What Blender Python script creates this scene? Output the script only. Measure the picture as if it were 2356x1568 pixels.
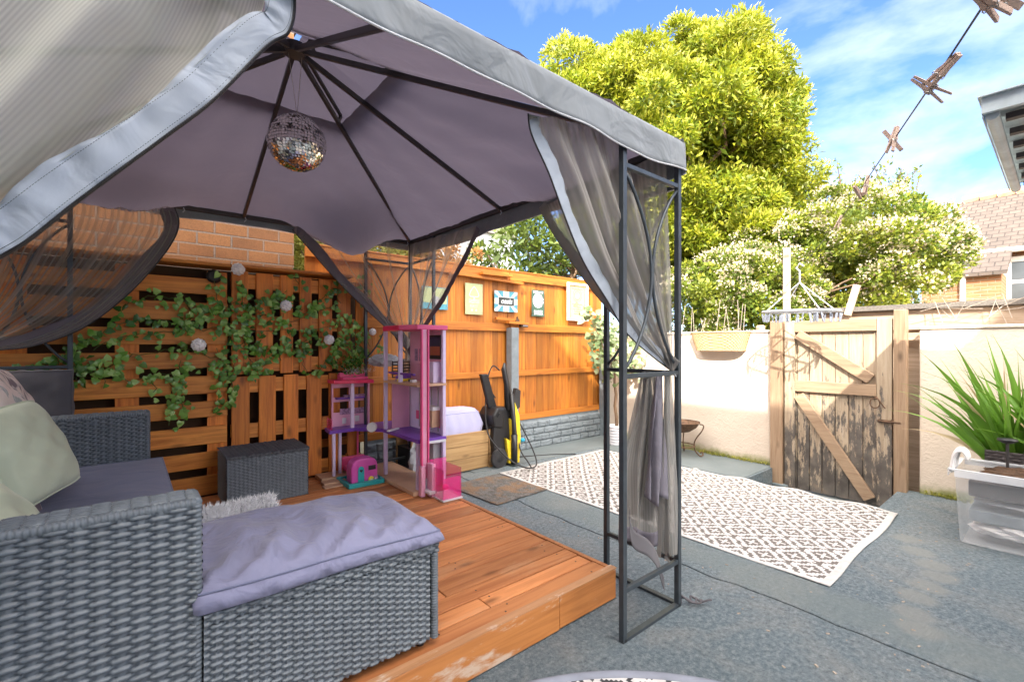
import bpy, bmesh, math, random
import numpy as np
from mathutils import Vector, Matrix, Euler

for o in list(bpy.data.objects): bpy.data.objects.remove(o)
SC = bpy.context.scene
COL = SC.collection
rad = math.radians

# ------------------------------------------------------------------ camera
CAMH = 1.25
FX, FY, RX, RY = .6401, .7683, .7683, -.6401
cam_d = bpy.data.cameras.new('camera')
cam = bpy.data.objects.new('camera', cam_d); COL.objects.link(cam)
cam.location = (0, 0, CAMH)
cam.rotation_euler = (rad(90), 0, -math.atan2(.6401, .7683))
cam_d.sensor_width = 36; cam_d.lens = 36*1063/2356
cam_d.shift_y = .0047
cam_d.clip_start = .05; cam_d.clip_end = 3000
SC.camera = cam
SC.render.resolution_x = 1024; SC.render.resolution_y = 681

# ------------------------------------------------------------------ light
SUN = Vector((1, .66, -.83)).normalized()
wd = bpy.data.worlds.new('World'); SC.world = wd; wd.use_nodes = True
nt = wd.node_tree; N = nt.nodes; L = nt.links
bg = N['Background']
sky = N.new('ShaderNodeTexSky'); sky.sky_type = 'NISHITA'; sky.sun_disc = False
sky.sun_elevation = math.asin(-SUN.z); sky.sun_rotation = math.atan2(-SUN.x, -SUN.y)
sky.air_density = 1.0; sky.dust_density = .25; sky.ozone_density = 2.0
tc = N.new('ShaderNodeTexCoord')
mp = N.new('ShaderNodeMapping'); mp.inputs['Scale'].default_value = (1.2, 1.2, 2.6)
mp.inputs['Rotation'].default_value = (.25, .5, .4)
ns = N.new('ShaderNodeTexNoise'); ns.inputs['Scale'].default_value = 1.9; ns.inputs['Detail'].default_value = 7
ns.inputs['Roughness'].default_value = .56; ns.inputs['Distortion'].default_value = .35
cr = N.new('ShaderNodeValToRGB')
cr.color_ramp.elements[0].position = .44; cr.color_ramp.elements[0].color = (0, 0, 0, 1)
cr.color_ramp.elements[1].position = .80; cr.color_ramp.elements[1].color = (1, 1, 1, 1)
mx = N.new('ShaderNodeMixRGB'); mx.inputs['Color2'].default_value = (3.2, 3.35, 3.6, 1)
tint = N.new('ShaderNodeMixRGB'); tint.blend_type = 'MULTIPLY'; tint.inputs['Fac'].default_value = 1
tint.inputs['Color2'].default_value = (.36, .45, .63, 1)
L.new(tc.outputs['Generated'], mp.inputs['Vector']); L.new(mp.outputs[0], ns.inputs['Vector'])
L.new(ns.outputs['Fac'], cr.inputs['Fac']); L.new(cr.outputs['Color'], mx.inputs['Fac'])
L.new(sky.outputs['Color'], tint.inputs['Color1']); L.new(tint.outputs['Color'], mx.inputs['Color1'])
# bright patch added to the unseen sky behind the viewer, brightens the shade
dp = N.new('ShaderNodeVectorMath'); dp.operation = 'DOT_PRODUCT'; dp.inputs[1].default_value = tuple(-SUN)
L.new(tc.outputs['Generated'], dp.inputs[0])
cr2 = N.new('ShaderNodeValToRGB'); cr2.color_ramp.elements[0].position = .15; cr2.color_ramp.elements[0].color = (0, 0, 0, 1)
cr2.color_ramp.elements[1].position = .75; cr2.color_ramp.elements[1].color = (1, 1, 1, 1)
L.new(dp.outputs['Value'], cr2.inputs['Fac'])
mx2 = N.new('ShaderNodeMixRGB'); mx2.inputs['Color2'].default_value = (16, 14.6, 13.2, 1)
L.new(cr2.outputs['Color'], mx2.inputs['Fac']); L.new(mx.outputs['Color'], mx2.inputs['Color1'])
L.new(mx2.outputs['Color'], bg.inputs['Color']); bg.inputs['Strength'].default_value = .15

sd = bpy.data.lights.new('sun', 'SUN'); sd.energy = 2.6; sd.angle = rad(.5); sd.color = (1, .93, .82)
so = bpy.data.objects.new('sun', sd); COL.objects.link(so)
so.rotation_euler = (-SUN).to_track_quat('Z', 'Y').to_euler(); so.location = (-5, -4, 9)

SC.view_settings.view_transform = 'Standard'; SC.view_settings.look = 'None'
SC.view_settings.exposure = 2.07; SC.view_settings.gamma = 1
SC.render.engine = 'CYCLES'
SC.cycles.transparent_max_bounces = 24; SC.cycles.max_bounces = 8

# ------------------------------------------------------------------ calibration helpers
def ray(x, y):
    u = (x-1178)/1063; return (FX+RX*u, FY+RY*u, (795-y)/1063)
def onX(x, y, X): r = ray(x, y); t = X/r[0]; return (X, t*r[1], CAMH+t*r[2])
def onY(x, y, Y): r = ray(x, y); t = Y/r[1]; return (t*r[0], Y, CAMH+t*r[2])
def onZ(x, y, Z=0): r = ray(x, y); t = (Z-CAMH)/r[2]; return (t*r[0], t*r[1], Z)
def onT(x, y, t): r = ray(x, y); return (t*r[0], t*r[1], CAMH+t*r[2])

# ------------------------------------------------------------------ materials
MATS = {}
def newmat(name):
    m = bpy.data.materials.new(name); m.use_nodes = True
    MATS[name] = m
    return m, m.node_tree.nodes, m.node_tree.links, m.node_tree.nodes['Principled BSDF']
def mixc(N, L, fac, c1, c2, mode='MIX'):
    n = N.new('ShaderNodeMixRGB'); n.blend_type = mode
    for k, v in (('Fac', fac), ('Color1', c1), ('Color2', c2)):
        if isinstance(v, (int, float)): n.inputs[k].default_value = v
        elif isinstance(v, tuple): n.inputs[k].default_value = (*v[:3], 1)
        else: L.new(v, n.inputs[k])
    return n.outputs['Color']
def math_(N, L, op, a, b=0., c=None):
    n = N.new('ShaderNodeMath'); n.operation = op
    for i, v in enumerate((a, b) if c is None else (a, b, c)):
        if isinstance(v, (int, float)): n.inputs[i].default_value = v
        else: L.new(v, n.inputs[i])
    return n.outputs[0]
def coords(N, L, scale=(1, 1, 1), kind='Object', rot=(0, 0, 0), loc=(0, 0, 0)):
    t = N.new('ShaderNodeTexCoord'); m = N.new('ShaderNodeMapping')
    m.inputs['Scale'].default_value = scale; m.inputs['Rotation'].default_value = rot; m.inputs['Location'].default_value = loc
    L.new(t.outputs[kind], m.inputs['Vector']); return m.outputs['Vector']
def noise(N, L, vec, scale, detail=4, rough=.5, dist=0):
    n = N.new('ShaderNodeTexNoise'); L.new(vec, n.inputs['Vector'])
    n.inputs['Scale'].default_value = scale; n.inputs['Detail'].default_value = detail
    n.inputs['Roughness'].default_value = rough; n.inputs['Distortion'].default_value = dist
    return n.outputs['Fac']
def ramp(N, L, fac, *stops):
    n = N.new('ShaderNodeValToRGB'); L.new(fac, n.inputs['Fac'])
    e = n.color_ramp.elements
    while len(e) < len(stops): e.new(.5)
    for i, (p, c) in enumerate(stops):
        e[i].position = p; e[i].color = (c, c, c, 1) if isinstance(c, (int, float)) else (*c[:3], 1)
    return n.outputs['Color']
def bump(N, L, b, h, strength=.3, dist=.01, prev=None):
    n = N.new('ShaderNodeBump'); L.new(h, n.inputs['Height'])
    n.inputs['Strength'].default_value = strength; n.inputs['Distance'].default_value = dist
    if prev: L.new(prev, n.inputs['Normal'])
    L.new(n.outputs['Normal'], b.inputs['Normal']); return n.outputs['Normal']
def island(N, L):
    g = N.new('ShaderNodeNewGeometry'); return g.outputs['Random Per Island']

def plain(name, c, rough=.5, metal=0, var=.15, sc=8, bmp=.1, alpha=1, trans=0, dist=.002):
    m, N, L, b = newmat(name)
    v = coords(N, L); f = noise(N, L, v, sc, 5, .6)
    lo = tuple(x*(1-var) for x in c); hi = tuple(min(1, x*(1+var)) for x in c)
    L.new(ramp(N, L, f, (.3, lo), (.7, hi)), b.inputs['Base Color'])
    b.inputs['Roughness'].default_value = rough; b.inputs['Metallic'].default_value = metal
    if bmp: bump(N, L, b, noise(N, L, v, sc*8, 3), bmp, dist)
    if alpha < 1: b.inputs['Alpha'].default_value = alpha
    if trans: b.inputs['Transmission Weight'].default_value = trans
    return m

def wood(name, c1, c2, grain='X', rough=.55, isl=.35, knots=True, white=0, bmp=.25, gs=1, wear=(.6, .5, .4)):
    m, N, L, b = newmat(name)
    s = {'X': (1.2, 22, 22), 'Y': (22, 1.2, 22), 'Z': (22, 22, 1.2)}[grain]
    t = N.new('ShaderNodeTexCoord'); r = island(N, L)
    add = N.new('ShaderNodeVectorMath'); add.operation = 'ADD'
    cmb = N.new('ShaderNodeCombineXYZ')
    for i in range(3): L.new(math_(N, L, 'MULTIPLY', r, 7.3+i*3.1), cmb.inputs[i])
    L.new(t.outputs['Object'], add.inputs[0]); L.new(cmb.outputs[0], add.inputs[1])
    mp = N.new('ShaderNodeMapping'); mp.inputs['Scale'].default_value = tuple(x*gs for x in s)
    L.new(add.outputs[0], mp.inputs['Vector'])
    g = noise(N, L, mp.outputs[0], 1.6, 7, .62, .9)
    col = ramp(N, L, g, (.3, c2), (.58, c1), (.8, tuple(min(1, x*1.15) for x in c1)))
    if knots:
        mk = N.new('ShaderNodeMapping'); k = {'X': (2.6, 7, 7), 'Y': (7, 2.6, 7), 'Z': (7, 7, 2.6)}[grain]
        mk.inputs['Scale'].default_value = k; L.new(add.outputs[0], mk.inputs['Vector'])
        vo = N.new('ShaderNodeTexVoronoi'); vo.inputs['Scale'].default_value = 1; L.new(mk.outputs[0], vo.inputs['Vector'])
        kf = ramp(N, L, vo.outputs['Distance'], (.05, 1.), (.17, 0.))
        col = mixc(N, L, math_(N, L, 'MULTIPLY', kf, .75), col, tuple(x*.3 for x in c2))
    tone = ramp(N, L, r, (0, 1-isl), (1, 1+isl*.4))
    col = mixc(N, L, 1., col, tone, 'MULTIPLY')
    vv = coords(N, L)
    big = noise(N, L, vv, 1.7, 5, .6)
    col = mixc(N, L, ramp(N, L, big, (.35, .0), (.8, .35)), col, tuple(x*.6 for x in c2))
    if white:
        w = noise(N, L, coords(N, L, tuple(.25*x if x > 2 else x*1.4 for x in s)), 1.2, 8, .7)
        col = mixc(N, L, ramp(N, L, w, (.54, 0), (.61, white)), col, wear)
    L.new(col, b.inputs['Base Color']); b.inputs['Roughness'].default_value = rough
    bump(N, L, b, g, bmp, .004)
    return m

def fabric(name, c, rough=.85, transl=0, tcol=None, wr=.4, wsc=4, var=.12, dirt=0):
    m, N, L, b = newmat(name)
    v = coords(N, L)
    col = ramp(N, L, noise(N, L, v, 2.2, 5, .6), (.3, tuple(x*(1-var) for x in c)), (.7, tuple(x*(1+var) for x in c)))
    if dirt:
        col = mixc(N, L, ramp(N, L, noise(N, L, v, 1.1, 6, .7), (.55, 0), (.75, dirt)), col, (.12, .1, .07))
    L.new(col, b.inputs['Base Color']); b.inputs['Roughness'].default_value = rough
    b.inputs['Sheen Weight'].default_value = .15
    n1 = bump(N, L, b, noise(N, L, v, wsc, 3, .45, .8), wr, .03)
    bump(N, L, b, noise(N, L, v, 260, 1), .15, .001, n1)
    if transl:
        tb = N.new('ShaderNodeBsdfTranslucent'); tb.inputs['Color'].default_value = (*(tcol or c), 1)
        ms = N.new('ShaderNodeMixShader'); ms.inputs[0].default_value = transl
        L.new(b.outputs[0], ms.inputs[1]); L.new(tb.outputs[0], ms.inputs[2])
        L.new(ms.outputs[0], N['Material Output'].inputs['Surface'])
    return m

def net(name, c, opac, stripes=0):
    m, N, L, b = newmat(name)
    b.inputs['Base Color'].default_value = (*c, 1); b.inputs['Roughness'].default_value = .8
    tb = N.new('ShaderNodeBsdfTranslucent'); tb.inputs['Color'].default_value = (*c, 1)
    m1 = N.new('ShaderNodeMixShader'); m1.inputs[0].default_value = .4
    L.new(b.outputs[0], m1.inputs[1]); L.new(tb.outputs[0], m1.inputs[2])
    tr = N.new('ShaderNodeBsdfTransparent'); m2 = N.new('ShaderNodeMixShader')
    lw = N.new('ShaderNodeLayerWeight'); lw.inputs['Blend'].default_value = .35
    f = math_(N, L, 'MULTIPLY_ADD', lw.outputs['Facing'], .5, opac)
    if stripes:
        u = N.new('ShaderNodeUVMap'); sp = N.new('ShaderNodeSeparateXYZ'); L.new(u.outputs[0], sp.inputs[0])
        s = math_(N, L, 'SINE', math_(N, L, 'MULTIPLY', sp.outputs[0], stripes))
        f = math_(N, L, 'MULTIPLY_ADD', s, .10, f)
    f = math_(N, L, 'MINIMUM', f, .97)
    L.new(f, m2.inputs[0]); L.new(tr.outputs[0], m2.inputs[1]); L.new(m1.outputs[0], m2.inputs[2])
    L.new(m2.outputs[0], N['Material Output'].inputs['Surface'])
    return m

def leafmat(name, stops, transl=.35, rough=.45, tc=None):
    m, N, L, b = newmat(name)
    r = island(N, L); n = len(stops)
    col = ramp(N, L, r, *[(i/(n-1), s) for i, s in enumerate(stops)])
    f = noise(N, L, coords(N, L), .9, 3)
    col = mixc(N, L, ramp(N, L, f, (.35, 0.), (.7, .4)), col, stops[-1])
    f2 = noise(N, L, coords(N, L), 2.6, 2)
    col = mixc(N, L, ramp(N, L, f2, (.36, .6), (.52, 0.)), col, stops[0])
    L.new(col, b.inputs['Base Color']); b.inputs['Roughness'].default_value = rough
    tb = N.new('ShaderNodeBsdfTranslucent'); L.new(col, tb.inputs['Color'])
    ms = N.new('ShaderNodeMixShader'); ms.inputs[0].default_value = transl
    L.new(b.outputs[0], ms.inputs[1]); L.new(tb.outputs[0], ms.inputs[2])
    L.new(ms.outputs[0], N['Material Output'].inputs['Surface'])
    return m

def glassy(name, c, alpha, rough=.15):
    m, N, L, b = newmat(name)
    b.inputs['Base Color'].default_value = (*c, 1); b.inputs['Roughness'].default_value = rough
    f = noise(N, L, coords(N, L), 5, 3)
    L.new(ramp(N, L, f, (.3, alpha*.9), (.7, min(1, alpha*1.12))), b.inputs['Alpha'])
    return m

ORG = (.62, .185, .022); ORGD = (.36, .085, .012)
wood('fence_wood', (.60, .22, .026), (.38, .10, .012), 'Z', isl=.5, white=.12, wear=(.3, .2, .1))
wood('rail_wood', (.62, .225, .028), (.40, .11, .014), 'X', isl=.2)
wood('pallet_wood', (.86, .34, .055), (.52, .15, .02), 'X', isl=.35)
wood('pallet_wood_upright', (.86, .28, .035), (.50, .12, .015), 'Z', isl=.35)
wood('deck_wood', (.66, .27, .10), (.42, .14, .045), 'X', isl=.42, white=.3, wear=(.5, .3, .17), gs=.8)
wood('fascia_wood', (.58, .23, .06), (.32, .10, .022), 'X', isl=.2, white=.95, wear=(.55, .42, .32), gs=.6)
wood('gate_wood', (.42, .29, .19), (.27, .17, .10), 'Z', isl=.2)
wood('gate_rail_wood', (.45, .32, .21), (.30, .19, .12), 'Y', isl=.2)
wood('pine_wood', (.50, .32, .14), (.34, .19, .075), 'X', isl=.25)
plain('peg_wood', (.46, .33, .26), .7, 0, .12, 30, 0)
wood('bleached_wood', (.62, .48, .36), (.44, .32, .22), 'Y', isl=.2)
wood('worn_edge', (.60, .33, .18), (.36, .17, .07), 'X', isl=.1, white=.95, wear=(.62, .55, .48), gs=.5)
wood('bark', (.22, .14, .08), (.1, .06, .04), 'Z', isl=0, knots=False, bmp=.8)
plain('steel_grey', (.055, .068, .08), .42, .35, .15, 20, .05)
plain('dark_steel', (.045, .04, .04), .45, .3, .15, 20, .05)
plain('bare_metal', (.42, .4, .37), .4, .9, .2, 30, .1)
plain('rust_iron', (.13, .075, .045), .7, .3, .5, 25, .3)
plain('black_iron', (.02, .018, .018), .5, .4, .3, 25, .2)
plain('gap_shade_brown', (.07, .035, .015), .9)  # dark tone painted as shade between the pallet slats
plain('black_plastic', (.016, .016, .018), .38, 0, .2, 15, .05)
plain('rubber', (.03, .03, .032), .75, 0, .2, 15, .1)
plain('yellow_plastic', (.85, .62, .03), .35, 0, .15, 12, .05)
plain('blue_plastic', (.02, .35, .55), .4)
plain('white_plastic', (.72, .72, .76), .4, 0, .05, 12, .03)
plain('grey_plastic', (.42, .44, .47), .5, 0, .1, 12, .05)
plain('lilac_plastic', (.72, .62, .88), .38, 0, .05, 12, .03)
plain('pale_pink_plastic', (.78, .38, .55), .38, 0, .06, 12, .03)
plain('pink_plastic', (.83, .10, .28), .35, 0, .06, 12, .03)
plain('red_pink_plastic', (.78, .025, .12), .35, 0, .06, 12, .03)
plain('magenta_plastic', (.62, .09, .42), .32, 0, .06, 12, .03)
plain('purple_plastic', (.17, .055, .42), .35, 0, .08, 12, .03)
plain('teal_plastic', (.02, .38, .40), .35, 0, .06, 12, .03)
plain('tan_plastic', (.58, .37, .24), .5, 0, .08, 12, .03)
plain('yellow_toy', (.9, .75, .05), .35)
plain('screen_sunset', (.05, .04, .09), .2)
plain('sunset_orange', (.45, .12, .06), .4)
glassy('pink_clear', (.95, .04, .33), .38)
glassy('clear_plastic', (.74, .77, .80), .14, .2)
plain('window_glass', (.10, .115, .13), .08, 0, .3, 1.2, 0)
plain('rose_paper', (.58, .50, .40), .8, 0, .25, 40, .3)
plain('white_paint', (.8, .78, .74), .5, 0, .05, 5, .05)
plain('soil', (.10, .055, .03), .95, 0, .5, 60, .8, dist=.01)
plain('felt_roof', (.16, .145, .13), .95, 0, .3, 60, .6, dist=.004)
plain('rope', (.35, .3, .25), .9, 0, .3, 80, .4)
plain('wicker_basket', (.52, .36, .19), .8, 0, .25, 60, .5)
plain('brown_planter', (.05, .04, .04), .6, 0, .2, 40, .3)
plain('corrugated_metal', (.75, .75, .70), .6, .0, .25, 6, .2)
plain('flashing_metal', (.45, .52, .55), .5, .1, .2, 8, .1)
plain('blue_grey_rattan', (.125, .148, .168), .42, 0, .2, 30, .12)
plain('charcoal_rattan', (.075, .08, .092), .45, 0, .25, 30, .12)
plain('concrete_grey', (.19, .225, .25), .8, 0, .2, 10, .3)
plain('sign_cream', (.46, .52, .27), .4, 0, .12, 9, .05)
plain('sign_white', (.62, .64, .64), .4, 0, .06, 9, .05)
plain('sign_green', (.05, .10, .07), .4)
plain('sign_teal', (.09, .33, .42), .4, 0, .2, 30, .05)
plain('sign_sky', (.35, .62, .72), .4)
plain('sign_lemon', (.75, .75, .45), .4)
plain('sign_dark', (.04, .05, .045), .4)
plain('print_gold', (.62, .42, .15), .5, 0, .4, 40, .05)
plain('print_tan', (.72, .55, .28), .5, 0, .2, 12, .05)
plain('toy_print', (.35, .2, .35), .5, 0, .8, 60, .05)
plain('mirror_tile', (.82, .78, .72), .06, 1, .1, 30, 0)
plain('ball_core', (.03, .03, .03), .5)
plain('moss', (.16, .2, .04), .95, 0, .5, 40, .5)
plain('curtain_white', (.75, .73, .72), .8)
plain('grey_pad', (.20, .22, .27), .8)
fabric('lilac_cushion', (.20, .205, .315), .7, wr=1., wsc=8)
fabric('slate_cushion', (.14, .155, .25), .7, wr=.45, wsc=5)
fabric('lilac_pad', (.42, .42, .62), .7, wr=.2)
fabric('dark_grey_cloth', (.085, .08, .09), .85, wr=.3)
fabric('sage_cushion', (.50, .56, .42), .75, wr=.3, wsc=7)
fabric('canopy_cloth', (.102, .090, .116), .8, transl=.26, tcol=(.165, .142, .19), wr=.5, wsc=3.5, dirt=.4)
fabric('valance_cloth', (.20, .225, .245), .7, transl=.12, tcol=(.2, .2, .22), wr=.8, wsc=6, dirt=.4)
fabric('border_cloth', (.42, .48, .56), .6, transl=.25, tcol=(.4, .42, .5), wr=.5, wsc=10)
fabric('dark_border_cloth', (.13, .11, .13), .6, transl=.2, tcol=(.2, .16, .17), wr=.4, wsc=9)
fabric('fluffy_white', (.72, .72, .74), .95, wr=.1)
plain('hem_white', (.5, .52, .55), .7)
net('net_near', (.60, .62, .56), .64, 900)
net('net_drape', (.36, .35, .33), .66, 180)
net('net_thick', (.33, .325, .31), .82, 180)
net('net_far', (.46, .43, .39), .33)
net('net_mid', (.33, .31, .28), .44, 180)
leafmat('tree_leaf', [(.08, .13, .01), (.20, .29, .015), (.34, .40, .022), (.50, .48, .035)])
leafmat('blossom_tip', [(.42, .44, .05), (.58, .55, .10)], .3)
leafmat('bush_leaf', [(.05, .10, .015), (.12, .2, .022), (.24, .32, .035), (.42, .42, .05)])
leafmat('shade_leaf', [(.05, .085, .02), (.1, .16, .03), (.2, .26, .04)])
leafmat('white_blossom', [(.48, .42, .28), (.62, .56, .42), (.55, .5, .35)], .2)
leafmat('hedge_leaf', [(.18, .22, .03), (.38, .38, .06), (.5, .46, .12)])
leafmat('orange_leaf', [(.4, .16, .04), (.5, .25, .08), (.45, .32, .14)])
leafmat('ivy_leaf', [(.02, .09, .012), (.06, .22, .018), (.15, .37, .04), (.4, .6, .18)], .15, .22)
leafmat('vine_leaf', [(.12, .2, .07), (.25, .33, .15), (.4, .45, .28)], .25)
leafmat('blade_leaf', [(.09, .22, .02), (.14, .31, .03), (.2, .38, .05)], .3, .4)
leafmat('dry_stem', [(.5, .38, .2), (.6, .48, .3)], 0, .8)

def special():
    # floor: blue grey painted concrete with worn patches
    m, N, L, b = newmat('painted_concrete')
    v = coords(N, L)
    a = noise(N, L, v, .8, 6, .6); g = noise(N, L, v, 42, 8, .85); p = noise(N, L, v, 2.6, 7, .66, .5)
    col = ramp(N, L, a, (.3, (.118, .168, .202)), (.7, (.172, .222, .25)))
    col = mixc(N, L, ramp(N, L, p, (.48, 0.), (.64, .7)), col, (.23, .25, .255))
    col = mixc(N, L, ramp(N, L, g, (.50, 0.), (.60, .7)), col, (.33, .37, .39))
    col = mixc(N, L, ramp(N, L, g, (.38, .75), (.47, 0.)), col, (.05, .07, .085))
    sx = N.new('ShaderNodeSeparateXYZ'); L.new(v, sx.inputs[0])
    bx = math_(N, L, 'ABSOLUTE', math_(N, L, 'SUBTRACT', math_(N, L, 'ADD', sx.outputs[0], math_(N, L, 'MULTIPLY', noise(N, L, v, 2.2, 6, .65), .34)), 2.80))
    band = ramp(N, L, bx, (.10, 1.), (.17, 0.))
    col = mixc(N, L, math_(N, L, 'MULTIPLY', band, .6), col, mixc(N, L, p, (.15, .205, .225), (.24, .27, .26)))
    # soft pale worn stain
    dmin = None
    for x, y in ((2085, 1238), (2112, 1268), (2145, 1300), (2160, 1325), (2135, 1348), (2108, 1372), (2100, 1410), (2112, 1445)):
        vd = N.new('ShaderNodeVectorMath'); vd.operation = 'DISTANCE'; L.new(v, vd.inputs[0]); vd.inputs[1].default_value = onZ(x, y)
        dmin = vd.outputs['Value'] if dmin is None else math_(N, L, 'MINIMUM', dmin, vd.outputs['Value'])
    dn = math_(N, L, 'ADD', dmin, math_(N, L, 'MULTIPLY', noise(N, L, v, 13, 6, .7), .09))
    col = mixc(N, L, ramp(N, L, dn, (.10, .75), (.15, 0.)), col, (.27, .285, .275))
    L.new(col, b.inputs['Base Color']); b.inputs['Roughness'].default_value = .68
    n1 = bump(N, L, b, g, 1., .022); bump(N, L, b, noise(N, L, v, 6, 4), .3, .02, n1)
    m, N, L, b = newmat('smooth_concrete')
    v = coords(N, L); a = noise(N, L, v, 2.2, 6, .65)
    col = ramp(N, L, a, (.3, (.105, .135, .145)), (.7, (.15, .18, .19)))
    col = mixc(N, L, ramp(N, L, noise(N, L, v, 14, 5, .8), (.64, 0.), (.7, .5)), col, (.35, .35, .34))
    L.new(col, b.inputs['Base Color']); b.inputs['Roughness'].default_value = .7
    bump(N, L, b, noise(N, L, v, 40, 4), .25, .005)
    m, N, L, b = newmat('worn_concrete')
    v = coords(N, L); a = noise(N, L, v, 5, 7, .7)
    L.new(ramp(N, L, a, (.3, (.15, .185, .20)), (.7, (.20, .225, .225))), b.inputs['Base Color']); b.inputs['Roughness'].default_value = .75
    bump(N, L, b, noise(N, L, v, 30, 4), .4, .006)
    # stucco
    m, N, L, b = newmat('cream_render')
    v = coords(N, L); a = noise(N, L, v, 1.3, 8, .68)
    col = ramp(N, L, a, (.25, (.56, .47, .385)), (.42, (.66, .565, .47)), (.7, (.72, .63, .53)))
    sp = N.new('ShaderNodeSeparateXYZ'); t = N.new('ShaderNodeNewGeometry'); L.new(t.outputs['Position'], sp.inputs[0])
    z = math_(N, L, 'ADD', sp.outputs[2], math_(N, L, 'MULTIPLY', noise(N, L, v, 4, 5, .7), .22))
    col = mixc(N, L, ramp(N, L, z, (.13, .9), (.21, 0.)), col, (.22, .24, .07))
    L.new(col, b.inputs['Base Color']); b.inputs['Roughness'].default_value = .9
    n1 = bump(N, L, b, noise(N, L, v, 26, 3, .6, 1.2), .5, .012)
    # bricks
    def brick(name, c1, c2, mort, w, h, ms, axis='X'):
        m, N, L, b = newmat(name)
        t = N.new('ShaderNodeTexCoord'); s = N.new('ShaderNodeSeparateXYZ'); c = N.new('ShaderNodeCombineXYZ')
        L.new(t.outputs['Object'], s.inputs[0])
        L.new(s.outputs[0 if axis == 'X' else 1], c.inputs[0]); L.new(s.outputs[2], c.inputs[1])
        dn = noise(N, L, c.outputs[0], 9, 3)
        br = N.new('ShaderNodeTexBrick'); L.new(c.outputs[0], br.inputs['Vector'])
        br.inputs['Scale'].default_value = 1; br.inputs['Brick Width'].default_value = w; br.inputs['Row Height'].default_value = h
        br.inputs['Mortar Size'].default_value = ms; br.inputs['Mortar Smooth'].default_value = .35
        br.inputs['Color1'].default_value = (*c1, 1); br.inputs['Color2'].default_value = (*c2, 1); br.inputs['Mortar'].default_value = (*mort, 1)
        vv = coords(N, L)
        f = noise(N, L, vv, 90, 5, .8); f2 = noise(N, L, vv, 3, 5, .6)
        col = mixc(N, L, ramp(N, L, f, (.4, .0), (.7, .55)), br.outputs['Color'], tuple(x*.35 for x in c2))
        col = mixc(N, L, ramp(N, L, f2, (.4, 0.), (.75, .45)), col, tuple(min(1, x*1.2) for x in c1))
        L.new(col, b.inputs['Base Color']); b.inputs['Roughness'].default_value = .9
        hh = math_(N, L, 'SUBTRACT', math_(N, L, 'MULTIPLY', f, .25), br.outputs['Fac'])
        bump(N, L, b, hh, .9, .008)
    brick('block_brick', (.34, .16, .065), (.22, .10, .045), (.27, .22, .18), .235, .0975, .008)
    brick('house_brick', (.42, .20, .09), (.27, .12, .06), (.36, .29, .21), .23, .075, .008, 'Y')
    brick('roof_tile', (.13, .10, .085), (.09, .075, .065), (.045, .037, .033), .22, .13, .012, 'Y')
    # peeling gate boards
    m, N, L, b = newmat('peeling_boards')
    v = coords(N, L, (14, 26, 1.6)); g = noise(N, L, v, 1.4, 7, .7, .6); v2 = coords(N, L, (3, 9, 2.2))
    r = island(N, L)
    base = ramp(N, L, g, (.3, (.30, .22, .15)), (.55, (.43, .34, .24)), (.8, (.46, .42, .37)))
    s = N.new('ShaderNodeSeparateXYZ'); t = N.new('ShaderNodeNewGeometry'); L.new(t.outputs['Position'], s.inputs[0])
    pk = math_(N, L, 'ADD', noise(N, L, v2, 2.1, 9, .75), math_(N, L, 'MULTIPLY', s.outputs[2], -.20))
    pk = math_(N, L, 'ADD', pk, math_(N, L, 'MULTIPLY', r, .1))
    mask = ramp(N, L, pk, (.43, 0.), (.49, .88))
    paint = ramp(N, L, noise(N, L, coords(N, L), 9, 5), (.35, (.03, .03, .033)), (.6, (.10, .09, .085)), (.75, (.17, .13, .10)))
    L.new(mixc(N, L, mask, base, paint), b.inputs['Base Color']); b.inputs['Roughness'].default_value = .6
    bump(N, L, b, math_(N, L, 'ADD', mask, math_(N, L, 'MULTIPLY', g, .5)), .4, .003)
    # rug
    for nm, c in (('rug_white', (.50, .49, .48)), ('rug_taupe', (.12, .105, .097)), ('rug_charcoal', (.03, .03, .033)), ('rug_edge', (.45, .44, .43))):
        plain(nm, c, .8, 0, .12, 30, .4)
    # leafy patterned cushion
    m, N, L, b = newmat('leaf_print_cloth')
    v = coords(N, L, (5, 9, 5), rot=(.4, .7, .3))
    w = noise(N, L, v, 1.1, 2, .4, 2.2)
    col = ramp(N, L, w, (.36, (.18, .14, .16)), (.42, (.55, .5, .48)), (.47, (.68, .58, .54)), (.6, (.7, .6, .56)), (.64, (.3, .34, .34)), (.72, (.52, .5, .5)))
    L.new(col, b.inputs['Base Color']); b.inputs['Roughness'].default_value = .8
    bump(N, L, b, noise(N, L, coords(N, L), 8, 3), .3, .02)
    m, N, L, b = newmat('rusty_mat')
    v = coords(N, L)
    g = noise(N, L, v, 22, 8, .8); f = noise(N, L, v, 4.5, 6, .7)
    col = ramp(N, L, g, (.35, (.06, .055, .045)), (.6, (.17, .17, .165)))
    col = mixc(N, L, ramp(N, L, f, (.47, 0.), (.58, .85)), col, (.22, .13, .07))
    L.new(col, b.inputs['Base Color']); b.inputs['Roughness'].default_value = .95
    bump(N, L, b, g, 1., .015)
special()

# ------------------------------------------------------------------ objects
def tag(o, label=None, cat=None, group=None, kind=None):
    if label: o['label'] = label
    if cat: o['category'] = cat
    if group: o['group'] = group
    if kind: o['kind'] = kind
    return o
def thing(name, loc, label, cat, group=None):
    o = bpy.data.objects.new(name, None); COL.objects.link(o); o.location = loc
    o.empty_display_size = .1
    return tag(o, label, cat, group)
def wloc(p):
    v = Vector((0, 0, 0))
    while p is not None: v += p.location; p = p.parent
    return v

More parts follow.
